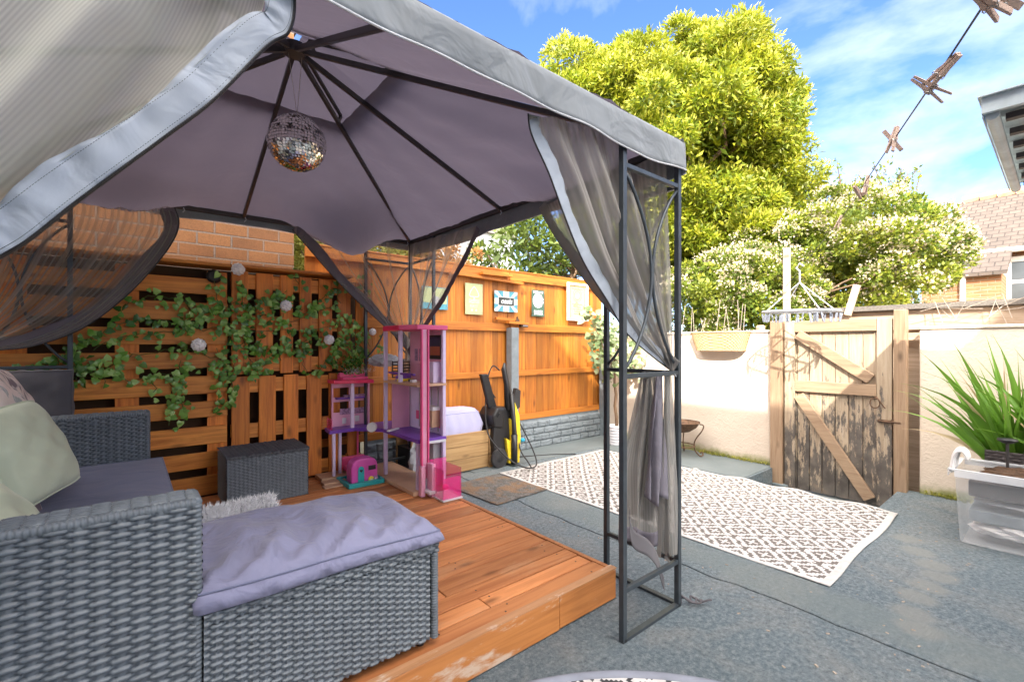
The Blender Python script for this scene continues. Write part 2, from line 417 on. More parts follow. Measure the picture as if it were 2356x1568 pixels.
class MB:
    def __init__(s): s.v = []; s.f = []; s.m = []; s.cur = 0
    def add(s, vs, fs):
        n = len(s.v); s.v.extend([tuple(p) for p in vs]); s.f.extend([tuple(i+n for i in f) for f in fs]); s.m.extend([s.cur]*len(fs))
    def box(s, x0, x1, y0, y1, z0, z1):
        if x0 > x1: x0, x1 = x1, x0
        if y0 > y1: y0, y1 = y1, y0
        if z0 > z1: z0, z1 = z1, z0
        s.add([(x, y, z) for z in (z0, z1) for y in (y0, y1) for x in (x0, x1)],
              [(0, 2, 3, 1), (4, 5, 7, 6), (0, 1, 5, 4), (2, 6, 7, 3), (0, 4, 6, 2), (1, 3, 7, 5)])
        return s
    def obox(s, c, d, e=(0, 0, 0), M=None):
        R = M or Euler(e).to_matrix(); c = Vector(c)
        s.add([c+R @ Vector((x*d[0]/2, y*d[1]/2, z*d[2]/2)) for z in (-1, 1) for y in (-1, 1) for x in (-1, 1)],
              [(0, 2, 3, 1), (4, 5, 7, 6), (0, 1, 5, 4), (2, 6, 7, 3), (0, 4, 6, 2), (1, 3, 7, 5)])
        return s
    def bar(s, a, b, w, h=None, up=(0, 0, 1)):
        a = Vector(a); b = Vector(b); d = (b-a); l = d.length; d.normalize(); up = Vector(up)
        if abs(d.dot(up)) > .98: up = Vector((0, 1, 0))
        x = d.cross(up).normalized(); z = x.cross(d)
        return s.obox((a+b)/2, (w, l, h or w), M=Matrix((x, d, z)).transposed())
    def tube(s, pts, r, n=8, closed=False, caps=True):
        pts = [Vector(p) for p in pts]; k = len(pts); vs = []
        up = Vector((0, 0, 1)); px = None
        for i, p in enumerate(pts):
            if closed: t = (pts[(i+1) % k]-pts[i-1])
            else: t = pts[min(i+1, k-1)]-pts[max(i-1, 0)]
            t.normalize()
            x = px-t*px.dot(t) if px is not None else t.cross(up if abs(t.z) < .95 else Vector((1, 0, 0)))
            if x.length < 1e-6: x = t.orthogonal()
            x.normalize(); px = x; y = t.cross(x)
            rr = r[i] if hasattr(r, '__len__') else r
            vs += [p+x*rr*math.cos(a)+y*rr*math.sin(a) for a in (2*math.pi*j/n for j in range(n))]
        fs = []
        for i in range(k if closed else k-1):
            q = ((i+1) % k)*n
            fs += [(i*n+j, i*n+(j+1) % n, q+(j+1) % n, q+j) for j in range(n)]
        if caps and not closed: fs += [tuple(range(n))[::-1], tuple((k-1)*n+j for j in range(n))]
        s.add(vs, fs); return s
    def lathe(s, c, prof, n=24, axis='z', caps=True):
        c = Vector(c); vs = []
        for r, z in prof:
            for j in range(n):
                a = 2*math.pi*j/n; u, w = r*math.cos(a), r*math.sin(a)
                vs.append(c+Vector({'z': (u, w, z), 'x': (z, u, w), 'y': (u, z, w)}[axis]))
        k = len(prof); fs = [(i*n+j, i*n+(j+1) % n, (i+1)*n+(j+1) % n, (i+1)*n+j) for i in range(k-1) for j in range(n)]
        if caps: fs += [tuple(range(n))[::-1], tuple((k-1)*n+j for j in range(n))]
        s.add(vs, fs); return s
    def prism(s, poly, fn, d0, d1):
        # poly in 2d, fn(a, b, d) -> point
        n = len(poly); s.add([fn(a, b, d0) for a, b in poly]+[fn(a, b, d1) for a, b in poly],
              [tuple(range(n))[::-1], tuple(range(n, 2*n))]+[(i, (i+1) % n, n+(i+1) % n, n+i) for i in range(n)])
        return s
    def grid(s, fn, nu, nv):
        vs = [fn(i/nu, j/nv) for j in range(nv+1) for i in range(nu+1)]
        s.add(vs, [(j*(nu+1)+i, j*(nu+1)+i+1, (j+1)*(nu+1)+i+1, (j+1)*(nu+1)+i) for j in range(nv) for i in range(nu)])
        return s
    def build(s, name, mat, parent=None, smooth=False, bevel=0, solid=0, loc=None, sub=0, uv=None):
        me = bpy.data.meshes.new(name)
        o = bpy.data.objects.new(name, me); COL.objects.link(o)
        base = wloc(parent)
        if loc is not None: o.location = Vector(loc)-base; base = Vector(loc)
        me.from_pydata([(p[0]-base.x, p[1]-base.y, p[2]-base.z) for p in s.v], [], s.f)
        for m in (mat if isinstance(mat, (list, tuple)) else [mat]): me.materials.append(MATS[m])
        if any(s.m): me.polygons.foreach_set('material_index', s.m)
        if parent is not None: o.parent = parent
        if smooth: me.polygons.foreach_set('use_smooth', [True]*len(s.f))
        if uv:
            ul = me.uv_layers.new(name='UVMap'); nu, nv = uv
            li = np.zeros(len(me.loops), dtype=np.int32); me.loops.foreach_get('vertex_index', li)
            li = li % ((nu+1)*(nv+1))
            ul.data.foreach_set('uv', np.stack([(li % (nu+1))/nu, (li//(nu+1))/nv], 1).ravel())
        me.update()
        if solid: md = o.modifiers.new('solid', 'SOLIDIFY'); md.thickness = solid; md.offset = 0
        if bevel: md = o.modifiers.new('bevel', 'BEVEL'); md.width = bevel; md.segments = 2; md.limit_method = 'ANGLE'; md.harden_normals = False
        if sub: md = o.modifiers.new('sub', 'SUBSURF'); md.levels = sub; md.render_levels = sub
        return o

def npmesh(name, V, F, mat, parent=None, smooth=False, loc=None, mi=None):
    me = bpy.data.meshes.new(name); V = np.asarray(V, dtype=np.float64)
    base = wloc(parent); o = bpy.data.objects.new(name, me); COL.objects.link(o)
    if loc is not None: o.location = Vector(loc)-base; base = Vector(loc)
    V = V-np.array(base)
    F = np.asarray(F, dtype=np.int32); k = F.shape[1]
    me.vertices.add(len(V)); me.vertices.foreach_set('co', V.astype(np.float32).ravel())
    me.loops.add(F.size); me.loops.foreach_set('vertex_index', F.ravel())
    me.polygons.add(len(F)); me.polygons.foreach_set('loop_start', np.arange(0, F.size, k, dtype=np.int32))
    me.polygons.foreach_set('loop_total', np.full(len(F), k, dtype=np.int32))
    for m in (mat if isinstance(mat, (list, tuple)) else [mat]): me.materials.append(MATS[m])
    if mi is not None: me.polygons.foreach_set('material_index', np.asarray(mi, dtype=np.int32))
    if smooth: me.polygons.foreach_set('use_smooth', np.ones(len(F), dtype=bool))
    me.update(calc_edges=True); me.validate()
    if parent is not None: o.parent = parent
    return o

def copy_tree(o, parent=None):
    c = o.copy(); COL.objects.link(c)
    if parent is not None: c.parent = parent
    for ch in list(o.children): copy_tree(ch, c)
    return c

def leaf_mesh(P, size, aspect, rng, up=.3, outward=None, droop=0., jit=.35):
    """diamond leaves: P (n,3) positions. returns V,F"""
    n = len(P)
    d = rng.normal(size=(n, 3)); d[:, 2] += up*1.0 - droop
    if outward is not None: d += outward*1.2
    d /= np.linalg.norm(d, axis=1)[:, None]
    s = rng.normal(size=(n, 3)); s -= (s*d).sum(1)[:, None]*d; s /= np.linalg.norm(s, axis=1)[:, None]
    nn = np.cross(d, s)
    l = size*(1+jit*rng.uniform(-1, 1, n))[:, None]
    V = np.stack([P, P+d*l*.45+s*l*aspect*.5+nn*l*.06, P+d*l-nn*l*.1, P+d*l*.45-s*l*aspect*.5+nn*l*.06], 1).reshape(-1, 3)
    return V, np.arange(4*n).reshape(-1, 4)

def crown_pts(ells, n_clump, per, spread, rng, shell=(.72, 1.04), lump=.16, cull=None):
    """clumps spread through the outer part of ellipsoids"""
    C = []; O = []
    vol = np.array([e[1][0]*e[1][1]+e[1][0]*e[1][2]+e[1][1]*e[1][2] for e in ells]); vol = vol/vol.sum()
    for e, w in zip(ells, vol):
        k = int(n_clump*w); d = rng.normal(size=(k, 3)); d /= np.linalg.norm(d, axis=1)[:, None]
        r = rng.uniform(shell[0]**2, shell[1]**2, k)**.5
        r *= 1+lump*np.sin(d[:, 0]*7+e[0][0])*np.sin(d[:, 1]*6+2)*np.cos(d[:, 2]*7+1)
        C.append(np.array(e[0])+d*r[:, None]*np.array(e[1])); O.append(d)
    C = np.concatenate(C); O = np.concatenate(O)
    if cull is not None: k = cull(C); C = C[k]; O = O[k]
    P = np.repeat(C, per, 0)+rng.normal(size=(len(C)*per, 3))*spread*np.repeat(rng.uniform(.6, 1.3, len(C)), per)[:, None]
    return P, np.repeat(O, per, 0), C

def text_mesh(txt, name, mat, parent, loc, size, rot, extrude=.001, shear=0, offset=0, sx=1, align='CENTER', space=1):
    cu = bpy.data.curves.new('t', 'FONT'); cu.body = txt; cu.size = size; cu.extrude = extrude; cu.shear = shear
    cu.offset = offset; cu.align_x = align; cu.align_y = 'CENTER'; cu.space_character = space; cu.resolution_u = 3
    to = bpy.data.objects.new('t', cu); COL.objects.link(to)
    dg = bpy.context.evaluated_depsgraph_get(); me = bpy.data.meshes.new_from_object(to.evaluated_get(dg))
    bpy.data.objects.remove(to)
    M = Euler(rot).to_matrix().to_4x4() @ Matrix.Diagonal((sx, 1, 1, 1)); me.transform(M)
    me.materials.clear(); me.materials.append(MATS[mat])
    o = bpy.data.objects.new(name, me); COL.objects.link(o); o.location = Vector(loc)-wloc(parent); o.parent = parent
    return o
# ================================================================== SETTING
R = random.Random(4)
def struct(mb, name, mat, **k):
    o = mb.build(name, mat, **k); o['kind'] = 'structure'; return o

mb = MB(); mb.grid(lambda u, v: (-300+600*u, -300+600*v, -.21), 8, 8)
plain('earth', (.16, .14, .08), .95, 0, .4, .6, .3)
struct(mb, 'ground', 'earth')
XC = 2.43
jag = [(XC+R.uniform(-.012, .012)+.02*math.sin(y*2.1), y) for y in [(-6+i*.09) for i in range(115)] if y < 4.3]
mb = MB(); poly = [(-7, -6)]+[(x-.005, y) for x, y in jag]+[(XC, 4.34), (-7, 4.34)]
mb.prism(poly, lambda a, b, d: (a, b, d), -.2, 0); struct(mb, 'patio_floor', 'painted_concrete')
mb = MB(); poly = [(x+.005, y) for x, y in reversed(jag)]+[(5.2, -6), (5.2, .93), (4.42, .93), (4.42, 1.93), (5.2, 1.93), (5.2, 4.34), (XC, 4.34)]
mb.prism(poly, lambda a, b, d: (a, b, d), -.2, .001); struct(mb, 'patio_floor', 'painted_concrete')
mb = MB(); mb.prism([(4.43, 1.95), (5.17, 1.95), (5.17, 4.3), (2.6, 4.3), (2.62, 3.72), (4.43, 3.66)], lambda a, b, d: (a, b, d), .001, .006)
struct(mb, 'path', 'smooth_concrete')
mb = MB(); mb.box(4.43, 5.6, .94, 1.92, -.209, -.19); struct(mb, 'gate_step', 'worn_concrete')
def ribbon(pts, w, z, name, mat):
    mb = MB(); n = len(pts); V = []
    for i, (x, y) in enumerate(pts):
        a = pts[max(0, i-1)]; b = pts[min(n-1, i+1)]; d = Vector((b[0]-a[0], b[1]-a[1])).normalized()
        ww = w[i] if isinstance(w, list) else w
        V += [(x-d.y*ww*R.uniform(.8, 1.2), y+d.x*ww*R.uniform(.8, 1.2), z), (x+d.y*ww*R.uniform(.8, 1.2), y-d.x*ww*R.uniform(.8, 1.2), z)]
    mb.add(V, [(2*i, 2*i+1, 2*i+3, 2*i+2) for i in range(n-1)]); return struct(mb, name, mat)
def dens(p, k=7):
    o = []
    for i in range(len(p)-1):
        for j in range(k): t = j/k; o.append((p[i][0]*(1-t)+p[i+1][0]*t+R.uniform(-.006, .006), p[i][1]*(1-t)+p[i+1][1]*t+R.uniform(-.006, .006)))
    return o+[p[-1]]
pp = dens([onZ(x, y)[:2] for x, y in ((2085, 1235), (2135, 1290), (2170, 1325), (2115, 1360), (2098, 1410), (2110, 1450))], 8)


# unseen house behind the viewer, sized to shade the yard; white walls bounce light
h = thing('shading_house', (-6, -3, 0), 'unseen house behind the seating side, sized to shade the yard, walls whitened to bounce light', 'house')
mb = MB().box(-9, -3, -9, 3.4, -.2, 7.35); mb.build('wall', 'white_paint', h)
mb = MB(); mb.prism([(-9.3, 7.3), (-3.0, 7.36), (-6, 9.2)], lambda a, b, d: (a, d, b), -9.2, 3.5); mb.build('roof', 'roof_tile', h)
for y, z in ((-1.5, .2), (1.2, 3.6), (-2, 3.6)):
    f = MB().box(-3.02, -2.97, y-.6, y+.6, z+.7, z+2.0).build('window', 'white_paint', h)
    MB().box(-2.99, -2.955, y-.5, y+.5, z+.8, z+1.9).build('pane', 'window_glass', f)
h2 = thing('shading_wing', (0, -5, 0), 'unseen house wing behind the viewer, shaped to shade the right wall, whitened to bounce light', 'house')
mb = MB().box(-2.99, 1.25, -7, -3, -.2, 5.72); mb.build('wall', 'white_paint', h2)  # unseen block shaped to cast the diagonal shade, white to bounce light
MB().box(-.5, .5, -3.02, -2.97, .1, 2.1).build('door', 'white_paint', h2)

# ------------------------------------------------------------------ rendered walls
def walltop(y0, y1, label):
    t = thing('rendered_wall', (5.25, (y0+y1)/2, 0), label, 'wall')
    MB().box(5.17, 5.33, y0, y1, -.205, 1.385).build('wall', 'cream_render', t, bevel=.01)
    MB().box(5.155, 5.345, y0, y1, 1.386, 1.415).build('coping', 'cream_render', t, bevel=.012)
    return t
walltop(1.985, 4.4, 'cream rendered garden wall left of the wooden gate, lit by the sun on top')
walltop(-4, .80, 'cream rendered garden wall right of the wooden gate behind the long leaves')
MB()

# ------------------------------------------------------------------ gate
g = thing('garden_gate', (5.12, 1.39, -.19), 'weathered wooden garden gate with peeling dark paint and diagonal braces', 'gate')
GX = 5.12
def gz(x, y, X=GX): return onX(x, y, X)
yl = gz(1806, 900)[1]; yr = gz(2054, 900)[1]; zt = gz(1930, 735)[2]; zb = -.17
mb = MB(); nb = 8; w = (yl-yr)/nb
for i in range(nb): mb.box(5.13+R.uniform(0, .004), 5.155, yr+i*w+.003, yr+(i+1)*w-.003, zb, zt-.01)
mb.build('board', 'peeling_boards', g, bevel=.002)
MB().box(5.10, 5.129, yl-.095, yl-.002, zb, zt).build('stile', 'peeling_boards', g, bevel=.004)
MB().box(5.104, 5.129, yr+.002, yr+.11, zb, zt).build('stile', 'peeling_boards', g, bevel=.004)
MB().box(5.095, 5.129, yr+.112, yl-.097, zt-.11, zt-.002).build('rail', 'gate_rail_wood', g, bevel=.004)
zm = gz(1930, 893)[2]
MB().box(5.095, 5.129, yr+.112, yl-.097, zm-.05, zm+.055).build('rail', 'gate_rail_wood', g, bevel=.004)
for a, b in (((yl-.12, zt-.13), (yr+.15, zm+.10)), ((yl-.13, zm-.09), (yr+.16, zb+.05))):
    MB().bar((5.108, a[0], a[1]), (5.108, b[0], b[1]), .036, .095, up=(0, 0, 1)).build('brace', 'gate_rail_wood', g, bevel=.004)
zz = gz(2040, 968)[2]
bl = MB(); bl.box(5.085, 5.103, yr-.06, yr+.10, zz-.012, zz+.012); bl.tube([(5.08, yr+.09, zz), (5.08, yr-.06, zz)], .007); bl.box(5.075, 5.1, yr-.01, yr+.005, zz-.02, zz+.02)
bl.build('bolt', 'rust_iron', g)
ri = MB(); rc = (5.07, yr+.115, gz(2010, 925)[2])
ri.tube([(rc[0], rc[1]+.035*math.cos(a), rc[2]+.045*math.sin(a)) for a in (i*math.pi/8 for i in range(16))], .005, closed=True)
ri.tube([(5.08, yr+.11, rc[2]+.06), (5.06, yr+.07, rc[2]+.01), (5.06, yr+.04, rc[2]-.04)], .006)
ri.build('ring_latch', 'rust_iron', g)
# gate posts
def gatepost(y0, y1, z1, label, x0=5.08, x1=5.17):
    o = MB().box(x0, x1, y0, y1, -.19, z1).build('gate_post', 'gate_wood', loc=((x0+x1)/2, (y0+y1)/2, -.19), bevel=.006)
    return tag(o, label, 'post', 'posts either side of the gate')
gatepost(yl+.012, yl+.012+.115, gz(1790, 738)[2], 'timber post on the left side of the gate under the clothes airer')
gatepost(yr-.098, yr-.012, gz(2070, 712)[2], 'taller timber post on the right side of the gate with dark paint low down')
y0 = gz(1797, 700, 5.21)[1]
o = MB().box(5.335, 5.39, y0-.03, y0+.028, 0, gz(1797, 572, 5.36)[2]).build('timber_post', 'bleached_wood', loc=(5.36, y0, 0), bevel=.003)
tag(o, 'tall thin pale timber batten rising behind the left gate post', 'post')
a = gz(1950, 725, 5.38); b = gz(1972, 655, 5.38)
o = MB().bar(a, b, .03, .06, up=(0, 1, 0)).build('timber_offcut', 'bleached_wood', loc=a, bevel=.003)
tag(o, 'short leaning pale timber offcut sticking up behind the gate', 'timber')
# outbuilding behind right wall
s = thing('garden_shed', (6.6, -.5, 0), 'low shed with felt edged roof and bleached boards behind the right wall', 'shed')
zr = gz(2200, 695, 5.5)[2]
MB().box(5.50, 7.9, -4, 1.62, -.2, zr-.06).build('wall', 'bleached_wood', s)
MB().box(5.46, 5.497, -4, 1.64, zr-.23, zr-.055).build('fascia', 'bleached_wood', s, bevel=.003)
MB().box(5.42, 5.459, -4, 1.6, 1.3, zr-.26).build('lower_board', 'bleached_wood', s, bevel=.003)
mb = MB(); mb.prism([(5.40, zr-.045), (5.40, zr+.0), (8, zr-.25), (8, zr-.32)], lambda a, b, d: (a, d, b), -4.05, 1.7); mb.build('roof', 'felt_roof', s)
mb = MB()
for i in range(16):
    y = R.uniform(-.2, .75); z = R.uniform(1.42, 1.5); l = R.uniform(.2, .5)
    mb.tube([(5.26, y, z), (5.33, y+R.uniform(-.1, .1), z+l*.4), (5.33, y+R.uniform(-.3, .3), z+l*R.uniform(.1, .8))], .003, 4)
o = mb.build('dead_climber', 'rope', loc=(5.26, .3, 1.42)); tag(o, 'dry leafless climber stems tangled over the top of the right wall', 'climber')

# ------------------------------------------------------------------ fences
FYP = 4.21
def fence(x0, x1, label, top=2.12, z0=.36, gravel=True):
    t = thing('fence_panel', ((x0+x1)/2, FYP, 0), label, 'fence', 'stained timber fence panels')
    mb = MB(); x = x0; k = 0
    while x < x1-.02:
        w = min(R.uniform(.088, .1), x1-x); y = FYP+(0 if k % 2 else .008)+R.uniform(0, .003)
        ov = .007 if k % 2 else -.002; mb.box(x-ov, x+w+ov, y+(.006 if k % 2 else 0), y+.014, z0, top-.02+R.uniform(-.004, .004)); x += w; k += 1
    mb.build('board', 'fence_wood', t, bevel=.0015)
    for z, hh in ((z0+.035, .07), (.925, .065), (1.465, .09)):
        if x0 < 1.4 and z > 1: continue
        MB().box(x0+.005, x1-.005, FYP-.032, FYP-.002, z-hh/2, z+hh/2).build('rail', 'rail_wood', t, bevel=.004)
    MB().box(x0, x1, FYP-.028, FYP-.001, top-.10, top).build('top_rail', 'rail_wood', t, bevel=.004)
    MB().box(x0, x1, FYP-.035, FYP+.04, top+.001, top+.018).build('capping', 'rail_wood', t, bevel=.003)
    return t
fence(1.18, 1.70, 'narrow orange stained fence panel beside the brick building, partly behind the net')
fence(1.703, 3.447, 'orange stained fence panel behind the dollhouse with the tree crest sign')
fence(3.452, 5.16, 'orange stained fence panel right of the grey concrete post, half in sunlight')
mb = MB(); mb.bar((2.62, 4.17, 2.02), (3.62, 4.165, 1.99), .03, .07, up=(0, 1, 0)).bar((3.0, 4.13, 2.05), (3.42, 4.13, 2.055), .03, .075, up=(0, 1, 0))
o = mb.build('repair_board', 'rail_wood', loc=(3.1, 4.16, 2.0), bevel=.003); tag(o, 'loose repair boards nailed below the top of the fence above the signs', 'board')
mb = MB(); mb.bar((3.22, 4.155, 1.56), (3.52, 4.155, 1.555), .03, .04, up=(0, 1, 0)).bar((3.36, 4.12, 1.52), (3.66, 4.12, 1.51), .03, .08, up=(0, 1, 0))
o = mb.build('repair_board', 'rail_wood', loc=(3.4, 4.15, 1.54), bevel=.003); tag(o, 'short stepped offcut boards fixed above the grey concrete post', 'board')
def post(x, z, label, y=4.13):
    mb = MB()
    mb.prism([(-.055, -.05), (.055, -.05), (.055, .05), (.03, .05), (.03, -.01), (-.03, -.01), (-.03, .05), (-.055, .05)], lambda a, b, d: (x+a, y+b*1.0, d), 0, z)
    o = mb.build('concrete_post', 'concrete_grey', loc=(x, y, 0), bevel=.006); tag(o, label, 'post', 'grey concrete fence posts')
post(3.45, 1.46, 'grey slotted concrete fence post behind the pressure washer')
post(5.12, 1.5, 'grey concrete fence post in the far corner behind the potted climber')
def gravel(x0, x1, label, seed):
    rng = np.random.default_rng(seed); nx = int((x1-x0)/.006); nz = 58; H = .33
    X, Z = np.meshgrid(np.linspace(x0, x1, nx), np.linspace(0, H, nz)); D = np.zeros_like(X)
    rows = 4; rh = H/rows
    for r in range(rows):
        x = x0-rng.uniform(0, .15)
        while x < x1:
            w = rng.uniform(.14, .26); m = (X >= x) & (X < x+w) & (Z >= r*rh) & (Z < (r+1)*rh)
            e = np.minimum(np.minimum(X-x, x+w-X), np.minimum(Z-r*rh, (r+1)*rh-Z))
            cx, cz = x+w*rng.uniform(.3, .7), (r+rng.uniform(.3, .7))*rh
            fac = np.maximum(np.abs(X-cx)/w*rng.uniform(.5, 1.2), np.abs(Z-cz)/rh*rng.uniform(.4, .9))
            D[m] = (np.clip(e/.012, 0, 1)*(.022+.016*(1-fac)))[m]; x += w
    nse = rng.normal(size=(nz//3+2, nx//4+2)); D += np.kron(nse, np.ones((3, 4)))[:nz, :nx]*.0025*(D > .01)
    V = np.stack([X, 4.20-.01-D, Z], -1).reshape(-1, 3)
    I = np.arange(nx*nz).reshape(nz, nx); F = np.stack([I[:-1, :-1], I[:-1, 1:], I[1:, 1:], I[1:, :-1]], -1).reshape(-1, 4)
    t = thing('gravel_board', ((x0+x1)/2, 4.2, 0), label, 'gravel board', 'stone faced gravel boards')
    npmesh('stone_face', V, F, 'concrete_grey', t)
    MB().box(x0, x1, 4.19, 4.25, 0, .355).build('slab', 'concrete_grey', t)
gravel(3.51, 5.06, 'grey stone faced concrete gravel board under the sunlit fence', 1)
gravel(1.72, 3.39, 'grey stone faced concrete gravel board behind the timber planter', 2)

# brick building beyond the pallets
b = thing('brick_building', (-2.4, 6.5, 0), 'brown brick building rising behind the pallet screen', 'building')
MB().box(-6, 1.13, 4.36, 9, -.2, 4.2).build('wall', 'block_brick', b)
MB().box(-6.1, 1.23, 4.3, 9.1, 4.2, 4.34).build('roof', 'felt_roof', b)

# ------------------------------------------------------------------ pallets
def pallet_h(x0, x1, z0, z1, label):
    t = thing('pallet', ((x0+x1)/2, 4.08, z0), label, 'pallet', 'stained pallets screening the wall')
    mb = MB(); z = z0; k = 0
    while z < z1-.08:
        hh = R.choice((.115, .13, .14)); mb.box(x0+R.uniform(0, .01), x1-R.uniform(0, .01), 4.03+R.uniform(0, .004), 4.055, z, min(z+hh, z1)); z += hh+R.uniform(.05, .075); k += 1
    mb.build('slat', 'pallet_wood', t, bevel=.004)
    mb = MB()
    for x in (x0+.0, (x0+x1)/2-.06, x1-.135): mb.box(x+.005, x+.13, 4.0555, 4.075, z0+.01, z1-.02)
    mb.build('stringer', 'pallet_wood_upright', t)
    mb = MB()
    for x in (x0+.0, (x0+x1)/2-.06, x1-.135):
        for zz in (z0+.02, (z0+z1)/2-.05, z1-.14): MB().box(x+.02, x+.12, 4.0755, 4.16, zz, zz+.1).build('block', 'pallet_wood', t)
def pallet_v(x0, x1, z0, z1, label):
    t = thing('pallet', ((x0+x1)/2, 4.08, z0), label, 'pallet', 'stained pallets screening the wall')
    mb = MB(); x = x0
    while x < x1-.05:
        w = R.choice((.095, .11, .12)); mb.box(x, min(x+w, x1), 4.025+R.uniform(0, .004), 4.048, z0+R.uniform(0, .006), z1-R.uniform(0, .006)); x += w+R.uniform(.045, .065)
    mb.build('slat', 'pallet_wood_upright', t, bevel=.004)
    mb = MB()
    for z in (z0+.02, (z0+z1)/2-.05, z1-.13): mb.box(x0+.005, x1-.005, 4.0485, 4.07, z, z+.11)
    mb.build('stringer', 'pallet_wood', t)
    mb = MB()
    for z in (z0+.02, (z0+z1)/2-.05, z1-.13):
        for xx in (x0+.01, (x0+x1)/2-.05, x1-.11): MB().box(xx, xx+.1, 4.0705, 4.16, z, z+.1).build('block', 'pallet_wood', t)
pallet_h(-1.6, -.62, .16, 1.82, 'orange stained horizontal slat pallet at the far left behind the sofa')
pallet_h(-.6, .585, .16, 1.82, 'orange stained horizontal slat pallet covered with ivy beside the small rattan box')
pallet_v(.605, 1.62, .16, 1.02, 'lower upright slat pallet behind the dollhouse wing')
pallet_v(.605, 1.62, 1.03, 1.82, 'upper upright slat pallet with ivy below the brick corner')
o = MB().box(-1.6, .62, 3.98, 4.2, 1.835, 1.858).build('shelf_board', 'pallet_wood', loc=(0, 4.1, 1.84), bevel=.003); tag(o, 'long flat board along the top of the horizontal slat pallets', 'shelf')
o = MB().box(.63, 1.5, 3.93, 4.2, 1.836, 1.856).build('shelf_board', 'pallet_wood', loc=(1, 4.1, 1.84), bevel=.003); tag(o, 'short worn board lying on top of the upright slat pallet', 'shelf')
# dark sheet added behind pallets, its colour stands in for gap shade
o = MB().box(-1.7, 1.66, 4.19, 4.2, .0, 1.83).build('gap_shade_sheet', 'gap_shade_brown', loc=(0, 4.2, 0)); tag(o, 'dark brown sheet added behind the pallets as painted shade in the gaps', 'sheet')

# ------------------------------------------------------------------ deck
t = thing('timber_deck', (.3, 2.8, 0), 'orange stained timber platform carrying the sofa and the toys', 'deck')
mb = MB(); y = 1.462
while y < 4.0:
    w = R.choice((.095, .12, .14)); x1 = 1.825+R.uniform(-.004, .003)
    if R.random() < .4:
        c = R.uniform(.9, 1.5); mb.box(-1.7, c-.002, y, y+w-.008, .125, .15+R.uniform(-.0015, .0015)); mb.box(c+.002, x1, y, y+w-.008, .125, .15+R.uniform(-.0015, .0015))
    else: mb.box(-1.7, x1, y, y+w-.008, .125, .15+R.uniform(-.0015, .0015))
    y += w
mb.build('board', 'deck_wood', t, bevel=.003)
MB().box(1.46, 1.857, 1.425, 1.457, .006, .152).build('fascia', 'fascia_wood', t, bevel=.005)
MB().box(-1.7, 1.457, 1.422, 1.456, .004, .153).build('fascia', 'fascia_wood', t, bevel=.005)
MB().box(-1.7, 1.858, 1.421, 1.462, .1535, .1575).build('edge_strip', 'worn_edge', t, bevel=.0015)
MB().box(1.83, 1.857, 1.463, 4.1, .006, .153).build('edge_trim', 'deck_wood', t, bevel=.004)
MB().box(-1.7, 1.80, 1.5, 3.98, 0, .12).build('frame', 'black_plastic', t)
# nail heads
mb = MB()
for i in range(56):
    x = R.choice((R.uniform(1.70, 1.80), R.uniform(1.2, 1.3), R.uniform(.9, 1.0))); y = R.uniform(1.48, 2.9)
    MB().lathe((x, y, .1515), [(.0045, 0), (.0045, .001)], 6).build('nail', 'dark_steel', t)

# ------------------------------------------------------------------ rugs
def lattice(i, j, P):
    P = 16
    a = i % P; b = j % P; h = P//2
    d1 = min(a, P-a)+min(b, P-b); d2 = abs(a-h)+abs(b-h)
    d = min(d1, d2)
    if d >= h: return 1
    if d == h-1: return 1 if (i+j//2) % 2 else 0
    if d in (3, 4, 5): return 0 if (d == 5 and (i % 2 or j % 2)) else 1
    if d == 2: return 1 if (i % 4 and j % 4) else 0
    return 0
def rug(x0, x1, y0, y1, label, mats, cell=.0150, seam=None):
    nx = int((x1-x0)/cell); ny = int((y1-y0)/cell); rng = np.random.default_rng(3)
    X, Y = np.meshgrid(np.linspace(x0, x1, nx+1), np.linspace(y0, y1, ny+1))
    Z = .010+.004*np.sin(X*5+Y*3)*np.sin(Y*4-X)
    e = np.clip((X-(x1-.22))/.22, 0, 1); Z += e*.010*(1+np.sin(Y*14))*(Y < 2.1)
    Z += .006*np.exp(-((Y-.95)/.18)**2)*np.sin(X*9+1)**2
    if seam: Z += .015*np.exp(-((Y-seam-.2*(X-x0))/.03)**2)
    X = X+.005*np.sin(Y*4.3)*(X-x0)/(x1-x0); Y = Y+.008*np.sin(X*6)
    V = np.stack([X, Y, Z], -1).reshape(-1, 3)
    I = np.arange((nx+1)*(ny+1)).reshape(ny+1, nx+1); F = np.stack([I[:-1, :-1], I[:-1, 1:], I[1:, 1:], I[1:, :-1]], -1).reshape(-1, 4)
    mi = np.zeros((ny, nx), int)
    for j in range(ny):
        for i in range(nx):
            if j < 3 or j > ny-4: mi[j, i] = 2
            elif i < 2 or i > nx-3: mi[j, i] = 0
            else: mi[j, i] = lattice(i, j, 18)
    o = npmesh('outdoor_rug', V, F, mats, mi=mi.ravel(), smooth=True, loc=((x0+x1)/2, (y0+y1)/2, 0))
    md = o.modifiers.new('solid', 'SOLIDIFY'); md.thickness = .006; md.offset = -1
    return tag(o, label, 'rug')
rug(2.79, 4.38, .79, 3.56, 'large white rug with brown stepped diamond pattern in front of the gate', ['rug_white', 'rug_taupe', 'rug_edge'], seam=2.05)
